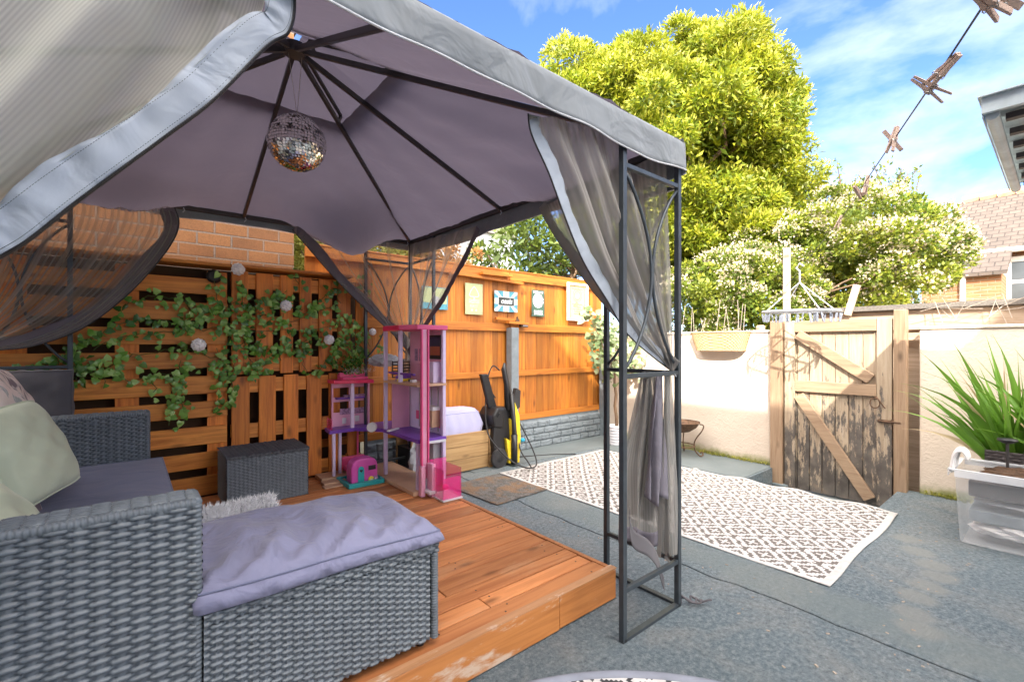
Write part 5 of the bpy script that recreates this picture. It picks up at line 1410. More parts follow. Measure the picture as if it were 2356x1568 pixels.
# darts sign
t, c, w, h = sign('metal_sign', 1223, 667, 1252, 728, 'dark green metal sign with a white dartboard and the word DARTS', 'sign_green')
text_mesh('PUB DARTS'[:0] or 'ONLY HERE', 'lettering', 'sign_white', t, (c[0], ys-.001, c[2]+.43*h), .085*h, RX90, sx=.7, offset=.001) if False else None
flat(t, 'sign_white', [(-.38*w, .37*h), (-.2*w, .39*h), (0, .37*h), (.2*w, .39*h), (.38*w, .37*h), (.38*w, .46*h), (.1*w, .44*h), (-.1*w, .46*h), (-.38*w, .45*h)], c, ys-.0004)
MB().lathe((c[0], ys-.0012, c[2]+.10*h), [(.0, 0), (.42*w, 0), (.42*w, .0012)], 32, 'y').build('dartboard', 'sign_white', t)
mb = MB()
for k in range(20):
    a0 = 2*math.pi*(k-.25)/20; a1 = 2*math.pi*(k+.25)/20
    for r0_, r1_ in ((.08, .20), (.24, .33)) if k % 2 else ((.12, .26), (.33, .41)):
        mb.add([(c[0]+w*r*math.cos(a), ys-.0022, c[2]+.10*h+w*r*math.sin(a)) for r, a in ((r0_, a0), (r1_, a0), (r1_, a1), (r0_, a1))], [(0, 1, 2, 3)])
mb.build('dartboard_segments', 'sign_dark', t)
text_mesh('DARTS', 'lettering', 'sign_white', t, (c[0], ys-.001, c[2]-.36*h), .235*h, RX90, sx=.60, offset=.003)
# framed print
t, c, w, h = sign('framed_print', 1303, 652, 1350, 738, 'large gold print in a pale frame, sunlit at the right end of the fence', 'print_tan', Y=4.165, th=.01)
W2, H2 = w/2, h/2; mb = MB()
for q in ((-W2, W2, H2-.03, H2), (-W2, W2, -H2, -H2+.03), (-W2, -W2+.03, -H2+.0305, H2-.0305), (W2-.03, W2, -H2+.0305, H2-.0305)): mb.box(c[0]+q[0], c[0]+q[1], 4.135, 4.168, c[2]+q[2], c[2]+q[3])
mb.build('frame', 'white_paint', t, bevel=.004)
def annulus(cx, cz, r0, r1, n=28):
    mb = MB(); mb.add([(cx+r*math.cos(2*math.pi*k/n), 4.1535, cz+r*math.sin(2*math.pi*k/n)) for k in range(n) for r in (r0, r1)], [(2*k, 2*k+1, (2*k+3) % (2*n), (2*k+2) % (2*n)) for k in range(n)]); return mb
annulus(c[0], c[2]+.18*h, .13*w, .16*w).build('print', 'print_gold', t); annulus(c[0], c[2]+.18*h, .20*w, .22*w).build('print', 'print_gold', t)
for zc_, ww in ((-.05, .5), (-.12, .35), (-.18, .4), (-.24, .3), (-.30, .36), (.36, .5)):
    up = [(-ww/2*w+ww*w*i/14, zc_*h+.006*math.sin(i*1.7)) for i in range(15)]; flat(t, 'print_gold', up+[(a, b-.012) for a, b in reversed(up)], c, 4.154)
for sx in (-1, 1): flat(t, 'print_gold', [(sx*.36*w, -.42*h), (sx*.33*w, -.42*h), (sx*.33*w, .42*h), (sx*.36*w, .42*h)][::sx], c, 4.154)
# teal print behind curtain
t, c, w, h = sign('metal_sign', 970, 660, 1030, 711, 'pale and teal metal sign partly hidden behind the far curtain', 'sign_teal')
flat(t, 'sign_cream', [(-.47*w, -.2*h), (.45*w, -.25*h), (.47*w, .46*h), (-.47*w, .46*h)], c, ys-.0004)
flat(t, 'grey_plastic', [(-.1*w, -.3*h), (.25*w, -.32*h), (.2*w, .0), (.05*w, .1*h), (-.08*w, 0)], c, ys-.0018)
q = onY(1190, 742, 4.14); mb = MB(); mb.prism([(-.02, 0), (0, -.03), (.02, 0), (.035, .03), (.01, .05), (0, .075), (-.01, .05), (-.035, .03)], lambda a, b, d: (q[0]+a, q[1]+d, q[2]+b), -.012, .012)
o = mb.build('bottle_opener', 'rust_iron', loc=q, bevel=.004); tag(o, 'rusty cast iron bottle opener on the fence rail', 'bottle opener')
q = onY(1204, 747, 4.13); t = thing('solar_lamp', q, 'small brown box lamp fixed to the fence rail beside the bottle opener', 'lamp')
MB().box(q[0]-.055, q[0]+.055, q[1]-.03, q[1]+.02, q[2]-.03, q[2]+.03).build('case', 'rust_iron', t, bevel=.004)
MB().box(q[0]-.03, q[0]+.045, q[1]-.033, q[1]-.0305, q[2]-.018, q[2]+.018).build('lens', 'grey_plastic', t)
# ================================================================== DOLLHOUSE
DZ = .154
dh = thing('dollhouse', (1.65, 3.35, DZ), 'tall pink and purple plastic dollhouse with open floors and a lift', 'dollhouse')
def P(mat, name, *boxes, parent=dh, bevel=.003):
    mb = MB()
    for b in boxes: mb.box(*b)
    return mb.build(name, mat, parent, bevel=bevel)
TX0, TX1, TY0, TY1 = 1.64, 1.87, 3.05, 3.60
z1, z2, z3 = .56, .965, 1.37
mb = MB(); mb.prism([(1.625, 3.03), (1.885, 3.03), (1.885, 3.62), (1.625, 3.62), (1.56, 3.45), (1.56, 3.2)], lambda a, b, d: (a, b, d), z3, z3+.035); mb.build('roof', 'pink_plastic', dh, bevel=.004)
mb = MB(); mb.prism([(1.62, 3.15), (1.624, 3.62), (1.555, 3.46), (1.555, 3.2)], lambda a, b, d: (a, b, d), z3-.002, z3+.033); mb.build('roof_trim', 'red_pink_plastic', dh)
mb = MB(); mb.prism([(1.63, 3.04), (1.88, 3.04), (1.88, 3.62), (1.63, 3.62)], lambda a, b, d: (a, b, d), z2-.018, z2); mb.build('upper_floor', 'tan_plastic', dh, bevel=.002)
mb = MB(); mb.prism([(1.635, 3.04), (1.88, 3.04), (1.88, 4.0), (1.28, 4.0), (1.26, 3.82), (1.48, 3.84), (1.635, 3.65)], lambda a, b, d: (a, b, d), z1-.028, z1); mb.build('middle_floor', 'purple_plastic', dh, bevel=.002)
mb = MB(); mb.prism([(1.60, 3.04), (1.88, 3.04), (1.88, 4.0), (1.2, 4.0), (1.2, 3.82), (1.5, 3.8), (1.6, 3.66)], lambda a, b, d: (a, b, d), DZ, DZ+.03); mb.build('ground_floor', 'tan_plastic', dh, bevel=.002)
P('tan_plastic', 'steps', (1.18, 1.36, 3.70, 3.80, DZ, DZ+.02), (1.16, 1.36, 3.62, 3.70, DZ, DZ+.01))
def col(x, y, za, zb_, mat='lilac_plastic', w=.028): P(mat, 'column', (x-w/2, x+w/2, y-w/2, y+w/2, za, zb_))
for x, y in ((1.65, 3.62), (1.865, 3.06)): col(x, y, DZ+.03, z1-.028); col(x, y, z1, z2-.018); col(x, y, z2, z3)
col(1.66, 3.08, DZ+.03, z1-.028); col(1.65, 3.35, z2, z3)
for x, y in ((1.30, 3.84), (1.37, 3.90)): col(x, y, DZ+.03, z1-.028, 'lilac_plastic', .024)
col(1.46, 3.86, z1, z2-.03); col(1.55, 3.97, DZ+.03, z1-.028, 'pink_plastic', .014)
# room walls
P('lilac_plastic', 'back_wall', (1.872, 1.884, 3.08, 3.62, z1, z2-.02)); P('pale_pink_plastic', 'back_wall', (1.872, 1.884, 3.08, 3.62, z2, z3-.002)); P('lilac_plastic', 'back_wall', (1.872, 1.884, 3.08, 3.5, DZ+.03, z1-.03))
P('pale_pink_plastic', 'side_wall', (1.70, 1.86, 3.60, 3.612, z1, z2-.02))
sc = P('black_plastic', 'wall_screen', (1.866, 1.8715, 3.10, 3.28, z2+.18, z2+.37)); P('sunset_orange', 'screen_picture', (1.8645, 1.8655, 3.115, 3.265, z2+.21, z2+.28), parent=sc, bevel=0); P('screen_sunset', 'screen_picture', (1.8645, 1.8655, 3.115, 3.265, z2+.2805, z2+.355), parent=sc, bevel=0)
P('lilac_plastic', 'kitchen_unit', (1.80, 1.87, 3.10, 3.20, z2, z2+.16)); P('pale_pink_plastic', 'kitchen_unit', (1.81, 1.87, 3.21, 3.4, z2, z2+.14))
P('tan_plastic', 'cupboard', (1.80, 1.87, 3.12, 3.22, z1+.06, z1+.19)); P('white_plastic', 'basin', (1.80, 1.87, 3.11, 3.23, z1+.19, z1+.22))
for y in (3.14, 3.24, 3.34, 3.44): P('grey_plastic', 'window_bar', (1.866, 1.8715, y, y+.012, z1+.02, z2-.04))
P('grey_plastic', 'door_panel', (1.80, 1.87, 3.10, 3.20, DZ+.03, z1-.06))
P('white_plastic', 'door_frame', (1.69, 1.72, 3.03, 3.045, DZ+.03, z1-.04), (1.69, 1.87, 3.03, 3.045, z1-.04, z1-.02))
P('purple_plastic', 'rail', (1.64, 1.66, 3.12, 3.55, z2+.06, z2+.075)); 
P('black_plastic', 'balcony_screen', *[(1.68, 1.84, 3.55, 3.56, z2+.02+k*.025, z2+.03+k*.025) for k in range(6)], *[(1.68+k*.05, 1.69+k*.05, 3.5605, 3.57, z2+.02, z2+.16) for k in range(4)])
for k in range(5): P('toy_print' if k % 2 else 'pink_plastic', 'sticker', (1.869, 1.8715, 3.12+k*.085, 3.165+k*.085, z1+.05+.03*(k % 3), z1+.12+.03*(k % 3)), bevel=0)
for k in range(3): P('toy_print', 'sticker', (1.8695, 1.8715, 3.32+k*.08, 3.37+k*.08, z2+.16, z2+.26), bevel=0)
P('white_plastic', 'sticker', (1.42, 1.455, 3.9835, 3.9845, z1+.02, z1+.07), bevel=0); P('white_plastic', 'sticker', (1.53, 1.57, 3.9835, 3.9845, z1+.03, z1+.08), bevel=0)
# lift shaft and car
P('pink_plastic', 'lift_rail', (1.648, 1.662, 3.005, 3.03, DZ+.12, z3), (1.70, 1.712, 3.005, 3.03, DZ+.12, z3)); P('pale_pink_plastic', 'lift_rail', (1.6625, 1.6995, 3.018, 3.03, DZ+.12, z3))
P('pale_pink_plastic', 'lift_base', (1.635, 1.668, 2.985, 3.03, DZ, DZ+.22), (1.69, 1.72, 2.93, 3.0, DZ, DZ+.24))
P('white_plastic', 'lift_bracket', (1.66, 1.725, 2.91, 3.0, DZ+.03, DZ+.05))
lc = P('pink_clear', 'lift_car', (1.705, 1.71, 2.80, 3.0, DZ+.012, DZ+.22), (1.85, 1.855, 2.80, 3.0, DZ+.012, DZ+.22), (1.71, 1.85, 2.80, 2.805, DZ+.012, DZ+.16), (1.71, 1.85, 2.995, 3.0, DZ+.012, DZ+.26), bevel=0)
P('white_plastic', 'lift_floor', (1.70, 1.86, 2.79, 3.01, DZ, DZ+.0115), parent=lc, bevel=0)
MB().lathe((1.76, 2.86, DZ+.06), [(.001, 0), (.02, .008), (.024, .02), (.018, .036), (.001, .042)], 14).build('knob', 'red_pink_plastic', lc, smooth=True)
# wing
P('pale_pink_plastic', 'wing_wall', (1.33, 1.345, 3.98, 4.0, z1, z2-.03), (1.345, 1.62, 3.985, 4.0, z1, z1+.12), (1.345, 1.62, 3.985, 4.0, z1+.21, z1+.25), (1.345, 1.62, 3.985, 4.0, z1+.33, z2-.03), (1.48, 1.495, 3.985, 4.0, z1+.12, z1+.33))
P('purple_plastic', 'shelf', (1.36, 1.62, 3.93, 3.984, z1+.235, z1+.25)); P('toy_print', 'shelf_print', (1.40, 1.61, 3.981, 3.9845, z1+.10, z1+.15), (1.42, 1.60, 3.93, 3.97, z1+.25, z1+.27))
mb = MB(); mb.prism([(1.30, 3.84), (1.47, 3.80), (1.60, 3.74), (1.64, 4.0), (1.30, 4.0)], lambda a, b, d: (a, b, d), z2-.028, z2); mb.build('wing_roof', 'red_pink_plastic', dh, bevel=.003)
P('pink_plastic', 'roof_bench', (1.38, 1.60, 3.93, 3.99, z2, z2+.055), (1.38, 1.60, 3.86, 3.93, z2, z2+.02))
P('pale_pink_plastic', 'rear_post', (1.615, 1.63, 3.9, 3.93, z1, z2-.03))
P('pink_clear', 'balcony_panel', (1.28, 1.285, 3.83, 3.95, z1, z1+.09), bevel=0)
mb = MB(); mb.tube([(1.58, 3.72, z1+.012), (1.56, 3.70, z1+.012)], .04, 18); mb.obox((1.66, 3.5, z1+.01), (.14, .02, .012), (0, 0, .5)); mb.build('toy_accessory', 'white_plastic', dh)
# contents: separate things
def toy(name, label, loc): return thing(name, loc, label, 'toy')
t = toy('toy_sofa', 'hot pink toy sofa on the ground floor of the dollhouse', (1.5, 3.9, DZ+.03))
P('pink_plastic', 'seat', (1.40, 1.60, 3.84, 3.93, DZ+.045, DZ+.085), parent=t, bevel=.01); P('pink_plastic', 'backrest', (1.40, 1.60, 3.935, 3.965, DZ+.045, DZ+.15), parent=t, bevel=.012)
P('pink_plastic', 'arm', (1.605, 1.625, 3.84, 3.96, DZ+.045, DZ+.12), parent=t, bevel=.006); P('tan_plastic', 'leg', *[(x, x+.01, y, y+.01, DZ+.031, DZ+.044) for x in (1.41, 1.58) for y in (3.85, 3.94)], parent=t, bevel=0)
t = toy('toy_pool', 'teal plastic toy pool tray holding the caravan in front of the dollhouse', (1.48, 3.68, DZ))
tx0, tx1, ty0, ty1 = 1.30, 1.585, 3.50, 3.78
P('teal_plastic', 'tray', (tx0, tx1, ty0, ty1, DZ, DZ+.012), (tx0, tx1, ty0, ty0+.03, DZ+.0125, DZ+.035), (tx0, tx1, ty1-.02, ty1, DZ+.0125, DZ+.035), (tx0, tx0+.03, ty0+.031, ty1-.021, DZ+.0125, DZ+.03), (tx1-.02, tx1, ty0+.031, ty1-.021, DZ+.0125, DZ+.04), parent=t)
t = toy('toy_caravan', 'purple and magenta toy caravan with a teal door standing in the teal tray', (1.45, 3.62, DZ+.014))
cvx, cvy, cz0 = 1.44, 3.61, DZ+.018
prof = [(0, .0), (.0, .12), (.012, .155), (.035, .178), (.07, .19), (.15, .19), (.185, .178), (.208, .15), (.214, .12), (.214, 0)]
mb = MB(); mb.prism([(a-.10, b) for a, b in prof], lambda a, b, d: (cvx+a, cvy+d, cz0+b), -.055, .055); mb.build('body', 'magenta_plastic', t, bevel=.012)
mb = MB(); mb.prism([(a, b) for a, b in [(-.10, 0), (-.10, .12), (-.088, .155), (-.065, .178), (-.045, .184), (-.045, 0)]], lambda a, b, d: (cvx+a-.001, cvy+d, cz0+b+.001), -.0575, .0575); mb.build('end_cap', 'magenta_plastic', t, bevel=.012)
mb = MB(); dp = [(-.03, .008), (.02, .008), (.02, .10)]+[(-.005+.025*math.cos(a), .10+.03*math.sin(a)) for a in (i*math.pi/8 for i in range(1, 8))]+[(-.03, .10)]
mb.prism(dp, lambda a, b, d: (cvx-.02+a, cvy-.056+d, cz0+b), -.004, .0); d_ = mb.build('door', 'teal_plastic', t, bevel=.001)
hp = [(0, -.014), (.012, 0), (.011, .009), (.005, .011), (0, .006), (-.005, .011), (-.011, .009), (-.012, 0)]
mb = MB(); mb.prism([(a-.025, b+.095) for a, b in hp], lambda a, b, d: (cvx+a, cvy-.0605+d, cz0+b), -.001, 0); mb.build('heart_window', 'black_plastic', d_)
P('black_plastic', 'window', (cvx+.035, cvx+.095, cvy-.0575, cvy-.0555, cz0+.09, cz0+.125), parent=t, bevel=0)
for k, (dx, m_) in enumerate(((.055, 'yellow_toy'), (.088, 'toy_print'))):
    w_ = MB().lathe((cvx+dx, cvy-.068, cz0+.018), [(.001, 0), (.02, .0), (.022, .003), (.022, .012)], 18, 'y').build('wheel', m_, t)
    MB().lathe((cvx+dx, cvy-.0705, cz0+.018), [(.001, 0), (.007, .0), (.007, .002)], 8, 'y').build('hub', 'white_plastic', w_)
# plastic bag and odds behind
def blob(c, r, name, mat, label, cat, seed, n=14):
    q = random.Random(seed); mb = MB(); ph = [q.uniform(0, 6) for _ in range(6)]
    def fn(u, v):
        a = 2*math.pi*u; b = math.pi*(v-.5); k = 1+.16*math.sin(3*a+ph[0])*math.cos(2*b+ph[1])+.1*math.sin(7*a+5*b+ph[2])+.07*math.sin(11*a-9*b+ph[3])
        return (c[0]+r[0]*k*math.cos(b)*math.cos(a), c[1]+r[1]*k*math.cos(b)*math.sin(a), c[2]+r[2]*k*math.sin(b))
    mb.grid(fn, n*2, n); o = mb.build(name, mat, loc=c); return tag(o, label, cat)
blob((1.98, 3.62, .24), (.10, .09, .20), 'plastic_bag', 'grey_plastic', 'crumpled pale plastic bag standing on the deck behind the dollhouse', 'bag', 3)
blob((1.75, 3.86, 1.12), (.14, .07, .05), 'folded_sheet', 'grey_plastic', 'pale folded plastic sheet behind the upper floor of the dollhouse', 'sheet', 5)
t = thing('toy_plant', (1.50, 3.95, z2+.05), 'bushy artificial plant with silver tinsel on the wing roof of the dollhouse', 'plant')
Pq = np.array((1.50, 3.94, 1.10))+rng.normal(size=(260, 3))*np.array((.055, .03, .05)); V, F = leaf_mesh(Pq, .04, .4, rng, .3); npmesh('foliage', V, F, 'ivy_leaf', t)
Pq = np.array((1.52, 3.90, 1.035))+rng.normal(size=(160, 3))*np.array((.06, .03, .012)); V, F = leaf_mesh(Pq, .03, .08, rng, .1); npmesh('tinsel', V, F, 'white_plastic', t)
t = thing('toy_doll_clothes', (1.72, 3.3, z2), 'small heap of coloured toy bits on the upper floor of the dollhouse', 'toy')
P('yellow_toy', 'piece', (1.66, 1.80, 3.42, 3.44, z2+.001, z2+.02), parent=t); P('purple_plastic', 'piece', (1.67, 1.80, 3.46, 3.48, z2+.001, z2+.045), parent=t); P('white_plastic', 'piece', (1.70, 1.74, 3.25, 3.29, z2+.001, z2+.02), parent=t); P('black_plastic', 'piece', (1.71, 1.75, 3.30, 3.34, z2+.001, z2+.022), parent=t)

# ================================================================== RIGHT SIDE
# clear storage box
bx0, bx1, by0, by1, bz1 = 4.05, 4.47, -.20, .455, .47
t = thing('storage_box', ((bx0+bx1)/2, (by0+by1)/2, 0), 'large clear plastic storage box with cloths and compost inside at the right edge', 'storage box')
def taper(u, z): k = .035*(1-z/bz1); return k
def side(a, b, n=10):
    return [a+(b-a)*i/n for i in range(n+1)]
mb = MB()
def wallq(p, q):
    (ax, ay), (bx_, by_) = p, q; cx, cy = (bx0+bx1)/2, (by0+by1)/2
    def fn(u, v):
        x = ax+(bx_-ax)*u; y = ay+(by_-ay)*u; k = 1-.10*(1-v); return (cx+(x-cx)*k, cy+(y-cy)*(1-.07*(1-v)), .006+(bz1-.02)*v)
    mb.grid(fn, 12, 10)
cs = [(bx0, by0), (bx1, by0), (bx1, by1), (bx0, by1)]
for i in range(4): wallq(cs[i], cs[(i+1) % 4])
mb.box(bx0+.03, bx1-.03, by0+.03, by1-.03, .004, .008)
body = mb.build('body', 'clear_plastic', t, smooth=False, solid=.003)
mb = MB(); r_ = .028
for q in ((bx0-r_, bx1+r_, by0-r_, by0), (bx0-r_, bx1+r_, by1, by1+r_), (bx0-r_, bx0, by0+.001, by1-.001), (bx1, bx1+r_, by0+.001, by1-.001)): mb.box(*q, bz1-.008, bz1); 
for q in ((bx0-r_-.002, bx1+r_, by0-r_-.002, by0-r_), (bx0-r_, bx1+r_, by1+r_, by1+r_+.003), (bx0-r_-.003, bx0-r_, by0, by1), (bx1+r_, bx1+r_+.003, by0, by1)): mb.box(*q, bz1-.045, bz1+.001)
glassy('rim_plastic', (.85, .87, .9), .55, .25); mb.build('rim', 'rim_plastic', t)
blob((4.22, .16, .10), (.11, .22, .05), 'folded_cloth', 'curtain_white', 'cream folded cloth at the bottom of the clear storage box', 'cloth', 7)
blob((4.26, .10, .265), (.15, .25, .022), 'folded_cloth', 'grey_plastic', 'white folded cloth across the middle of the clear storage box', 'cloth', 8)
o = MB().box(4.12, 4.40, -.12, .40, .14, .215).build('tray', 'concrete_grey', loc=(4.26, .1, .14), bevel=.01); tag(o, 'blue grey tray inside the clear storage box', 'tray')
o = MB().box(4.10, 4.42, -.15, .40, .30, .40).build('seed_tray', 'brown_planter', loc=(4.26, .1, .3), bevel=.01); tag(o, 'dark tray near the top of the clear storage box', 'tray')
blob((4.27, .12, .43), (.15, .24, .045), 'compost_heap', 'soil', 'heap of brown compost on top of the clear storage box', 'compost', 9, 24)
t = thing('mop_head', (4.12, .43, .5), 'white string mop head hanging on the left corner of the storage box', 'mop')
mb = MB()
for k in range(34):
    a = k/34; x = 4.06+.15*a; q = R.uniform(-.01, .01); mb.tube(bez([(x, .40, .53), (x-.005, .42+q, .60-.05*abs(a-.35)), (x-.01, .455+q, .56), (x-.012, .47+q, .44+R.uniform(0, .03))], 10), .006, 5)
mb.build('strings', 'curtain_white', t, smooth=True)
# brown planter behind
t = thing('trough_planter', (4.75, .1, 0), 'dark woven trough planter behind the storage box holding the long leaves', 'planter')
weaves('body', [(((4.52, .36, .02), my_, uz, 1.05, .52), dict(ps=.03, pr=.02, su=4, sr=3, amp=.003))], 'brown_planter', t)
MB().box(4.525, 4.95, -.68, .358, .0, .50).build('liner', 'brown_planter', t); MB().box(4.53, 4.94, -.66, .35, .501, .515).build('soil', 'soil', t)
P_ = np.stack([rng.uniform(4.56, 4.9, 220), rng.uniform(-.4, .33, 220), rng.uniform(.515, .525, 220)], 1); V, F = leaf_mesh(P_, .028, .9, rng, .1); npmesh('pebbles', V, F, 'rug_white', t)
# solar light
def solar(x, y, d, label, L_=.3):
    q = Vector(onT(x, y, d)); t = thing('solar_light', q, label, 'garden light')
    MB().lathe(q, [(.001, .012), (.045, .010), (.05, 0), (.045, -.006), (.02, -.02)], 20).build('head', 'black_plastic', t, smooth=True)
    MB().tube([q+Vector((0, 0, -.02)), q+Vector((0, 0, -L_))], .008, 8).build('stem', 'dark_steel', t)
solar(2318, 1012, 2.95, 'black mushroom shaped solar light among the long leaves', .2)

# hanging wall basket
wx = 5.165; a = onX(1582, 765, 5.0); b = onX(1712, 762, 5.0); c_ = onX(1594, 805, 5.02); d_ = onX(1700, 806, 5.02)
t = thing('wall_basket', (5.08, (a[1]+b[1])/2, 1.2), 'woven trough basket hanging on the left rendered wall', 'basket')
mb = MB(); n = 34; m_ = 12; ztop, zbot = 1.40, c_[2]
def bask(u, v):
    k = 1-.18*v; cy = (a[1]+b[1])/2; hw = (a[1]-b[1])/2*k; dp = .17*(1-.25*v)
    # half oval front
    an = math.pi*u; ex = abs(math.cos(an))**.5*math.copysign(1, math.cos(an)); ey = abs(math.sin(an))**.5
    rel = .004*math.sin(u*n*math.pi)*math.sin(v*m_*math.pi)
    return (wx-(dp+rel)*ey, cy+hw*ex*(1+rel*4), ztop+(zbot-ztop)*v)
mb.grid(bask, n*4, m_*4); mb.build('weave', 'wicker_basket', t, smooth=True, solid=.006)
mb = MB(); mb.tube([bask(i/60, 0) for i in range(61)], .009, 7); mb.tube([bask(i/60, 1) for i in range(61)], .007, 7); mb.build('rim', 'wicker_basket', t, smooth=True)
mb = MB(); mb.add([bask(i/40, 1) for i in range(41)], [tuple(range(41))]); mb.build('base', 'wicker_basket', t)
P_ = np.stack([rng.uniform(5.02, 5.15, 260), rng.uniform(b[1]+.05, a[1]-.05, 260), rng.uniform(1.37, 1.39, 260)], 1)
V, F = leaf_mesh(P_, .05, .12, rng, .2); npmesh('straw', V, F, 'dry_stem', t)
t = thing('dry_plant', (5.1, 3.0, 1.4), 'thin dry stems standing in the wall basket', 'plant')
mb = MB()
for k in range(16):
    y = R.uniform(b[1]+.05, a[1]+.25); mb.tube([(5.1, y, 1.38), (5.12+R.uniform(-.03, .03), y+R.uniform(-.05, .05), 1.38+R.uniform(.1, .42))], .003, 4)
mb.build('stem', 'rope', t)
# fire pit basket
fc = Vector((4.96, 2.80, 0)); fc = Vector(onZ(1560, 1034)); fc = Vector((4.86, 2.82, 0))
t = thing('fire_pit', fc, 'rusty wrought iron fire bowl on scrolled legs against the left wall', 'fire pit')
MB().lathe(fc+Vector((0, 0, .26)), [(.02, 0), (.10, .02), (.17, .07), (.20, .12), (.21, .125), (.19, .115), (.16, .07), (.09, .03), (.01, .015)], 28, caps=False).build('bowl', 'rust_iron', t, smooth=True)
lg = None
for k in range(4):
    a_ = rad(20+90*k); dx, dy = math.cos(a_), math.sin(a_)
    pts = bez([fc+Vector((dx*r, dy*r, z)) for r, z in ((.20, .37), (.24, .36), (.225, .30), (.15, .18), (.15, .08), (.20, .02), (.235, .03), (.225, .06), (.205, .05))], 36)
    MB().tube(pts, .0075, 7).build('leg', 'rust_iron', t, smooth=True)
mb = MB(); mb.tube([fc+Vector((.15*math.cos(i*.3), .15*math.sin(i*.3), .12)) for i in range(21)], .006, 6, closed=True); mb.build('ring', 'rust_iron', t)
o = MB().obox((5.12, 1.86, -.17), (.12, .14, .05)).build('step_block', 'smooth_concrete', loc=(5.1, 1.85, -.19), bevel=.01); tag(o, 'small grey concrete block beside the left gate post', 'block')
o = MB().lathe(onX(1750, 730, 5.25), [(.04, 0), (.045, .04), (.03, .05)], 14).build('post_cap', 'bleached_wood', loc=onX(1750, 730, 5.25)); o.location.z = 1.42; tag(o, 'short round pale post end on the left wall beside the gate', 'post end')

# clothes airer hanging on the line
hc = Vector(onX(1840, 716, 4.62))
t = thing('clothes_airer', hc, 'grey hanging clothes airer with many small pegs near the gate', 'airer')
mb = MB(); hl, hw = .30, .17
ring = [(hl*math.copysign(abs(math.cos(a_))**.6, math.cos(a_)), hw*math.copysign(abs(math.sin(a_))**.6, math.sin(a_))) for a_ in (i*math.pi/14 for i in range(28))]
an = rad(78)
def HP(a_, b_, z=0): return hc+Vector((a_*math.cos(an)-b_*math.sin(an), a_*math.sin(an)+b_*math.cos(an), z+.03*a_))
mb.tube([HP(*p) for p in ring], .011, 8, closed=True); mb.tube([HP(-hl, 0), HP(hl, 0)], .009, 8)
for k in (-.15, 0, .15): mb.tube([HP(k, -hw), HP(k, hw)], .007, 6)
mb.build('frame', 'grey_plastic', t, smooth=True)
topz = .26
mb = MB()
for p in ((-hl*.8, -hw*.7), (hl*.8, -hw*.7), (hl*.8, hw*.7), (-hl*.8, hw*.7)): mb.tube([HP(*p), HP(0, 0, topz)], .004, 5)
mb.build('chain', 'white_plastic', t)
MB().tube([HP(0, 0, topz), HP(0, 0, topz+.06), HP(.0, 0, topz+.10), HP(.03, 0, topz+.13), HP(0, 0, topz+.17), HP(-.035, 0, topz+.14)], .007, 7).build('hook', 'white_plastic', t, smooth=True)
for k in range(26):
    i = k % 28; p = ring[(k*11) % 28] if k < 18 else (R.uniform(-hl, hl)*.9, 0); q = HP(p[0], p[1], -.012)
    mb = MB(); e = (R.uniform(-.25, .25), R.uniform(-.25, .25), R.uniform(0, 3))
    mb.obox(q+Vector((-.006, 0, -.045)), (.006, .014, .075), e).obox(q+Vector((.006, 0, -.045)), (.006, .014, .075), e).obox(q+Vector((0, 0, -.03)), (.014, .016, .012), e)
    mb.build('peg', 'grey_pad', t)

# washing line
LP = [onT(2318, -70, .72), onT(2262, 14, .80), onT(2195, 116, .92), onT(2132, 211, 1.08), onT(2072, 299, 1.36), onT(2000, 405, 1.9), onT(1930, 508, 2.7), onX(1806, 662, 5.1)]
LC = bez(LP, 120)
mb = MB(); mb.tube([LC[0]+Vector((-.6, -2.6, .3))]+LC, .0022, 6)
o = mb.build('washing_line', 'steel_grey', loc=LC[60], smooth=True); tag(o, 'thin grey washing line crossing the sky from top right down to the gate', 'washing line')
pegs = []
def mkpeg():
    t = thing('clothes_peg', (0, 0, 0), 'peg', 'clothes peg', 'wooden pegs on the washing line')
    for sx in (-1, 1):
        mb = MB(); mb.prism([(0, -.036), (.004, -.036), (.006, -.01), (.0085, .0), (.006, .006), (.0095, .034), (.006, .036), (.0015, .008), (0, .004)], lambda a, b, d: (sx*(a+.0006), d, b), -.005, .005)
        mb.build('prong', 'peg_wood', t, bevel=.0006)
    mb = MB(); mb.tube([(.009*math.cos(a_)*1.0, .0052*math.copysign(1, math.sin(a_*.5)), .004+.004*math.sin(a_*3)) for a_ in (i*.35 for i in range(30))], .0008, 4); mb.tube([(-.009, 0, .004), (.009, 0, .004)], .0022, 6); mb.build('spring', 'bare_metal', t)
    return t
p0 = mkpeg()
spec = [((2238, -22), (2312, 38), .76, .78, 'large wooden peg cut by the top edge at the upper right'), ((2268, -30), (2342, 18), .77, .80, 'second wooden peg overlapping the one at the top right edge'),
        ((2203, 128), (2128, 204), .93, 1.0, 'long wooden peg lying along the line high against the sky'), ((2108, 184), (2172, 222), 1.0, .98, 'wooden peg hanging crosswise just below the long one'),
        ((2064, 292), (2046, 350), 1.42, 1.42, 'wooden peg of the crossed pair in the middle of the line, leaning left'), ((2034, 302), (2074, 345), 1.46, 1.44, 'wooden peg of the crossed pair in the middle of the line, leaning right'),
        ((1998, 402), (1988, 448), 2.0, 2.0, 'pale peg in front of the shrub top'), ((1962, 424), (1986, 458), 2.05, 2.1, 'brown peg beside the pale one in front of the shrub'), ((1938, 492), (1922, 528), 2.7, 2.7, 'distant peg low on the line against the blossom')]
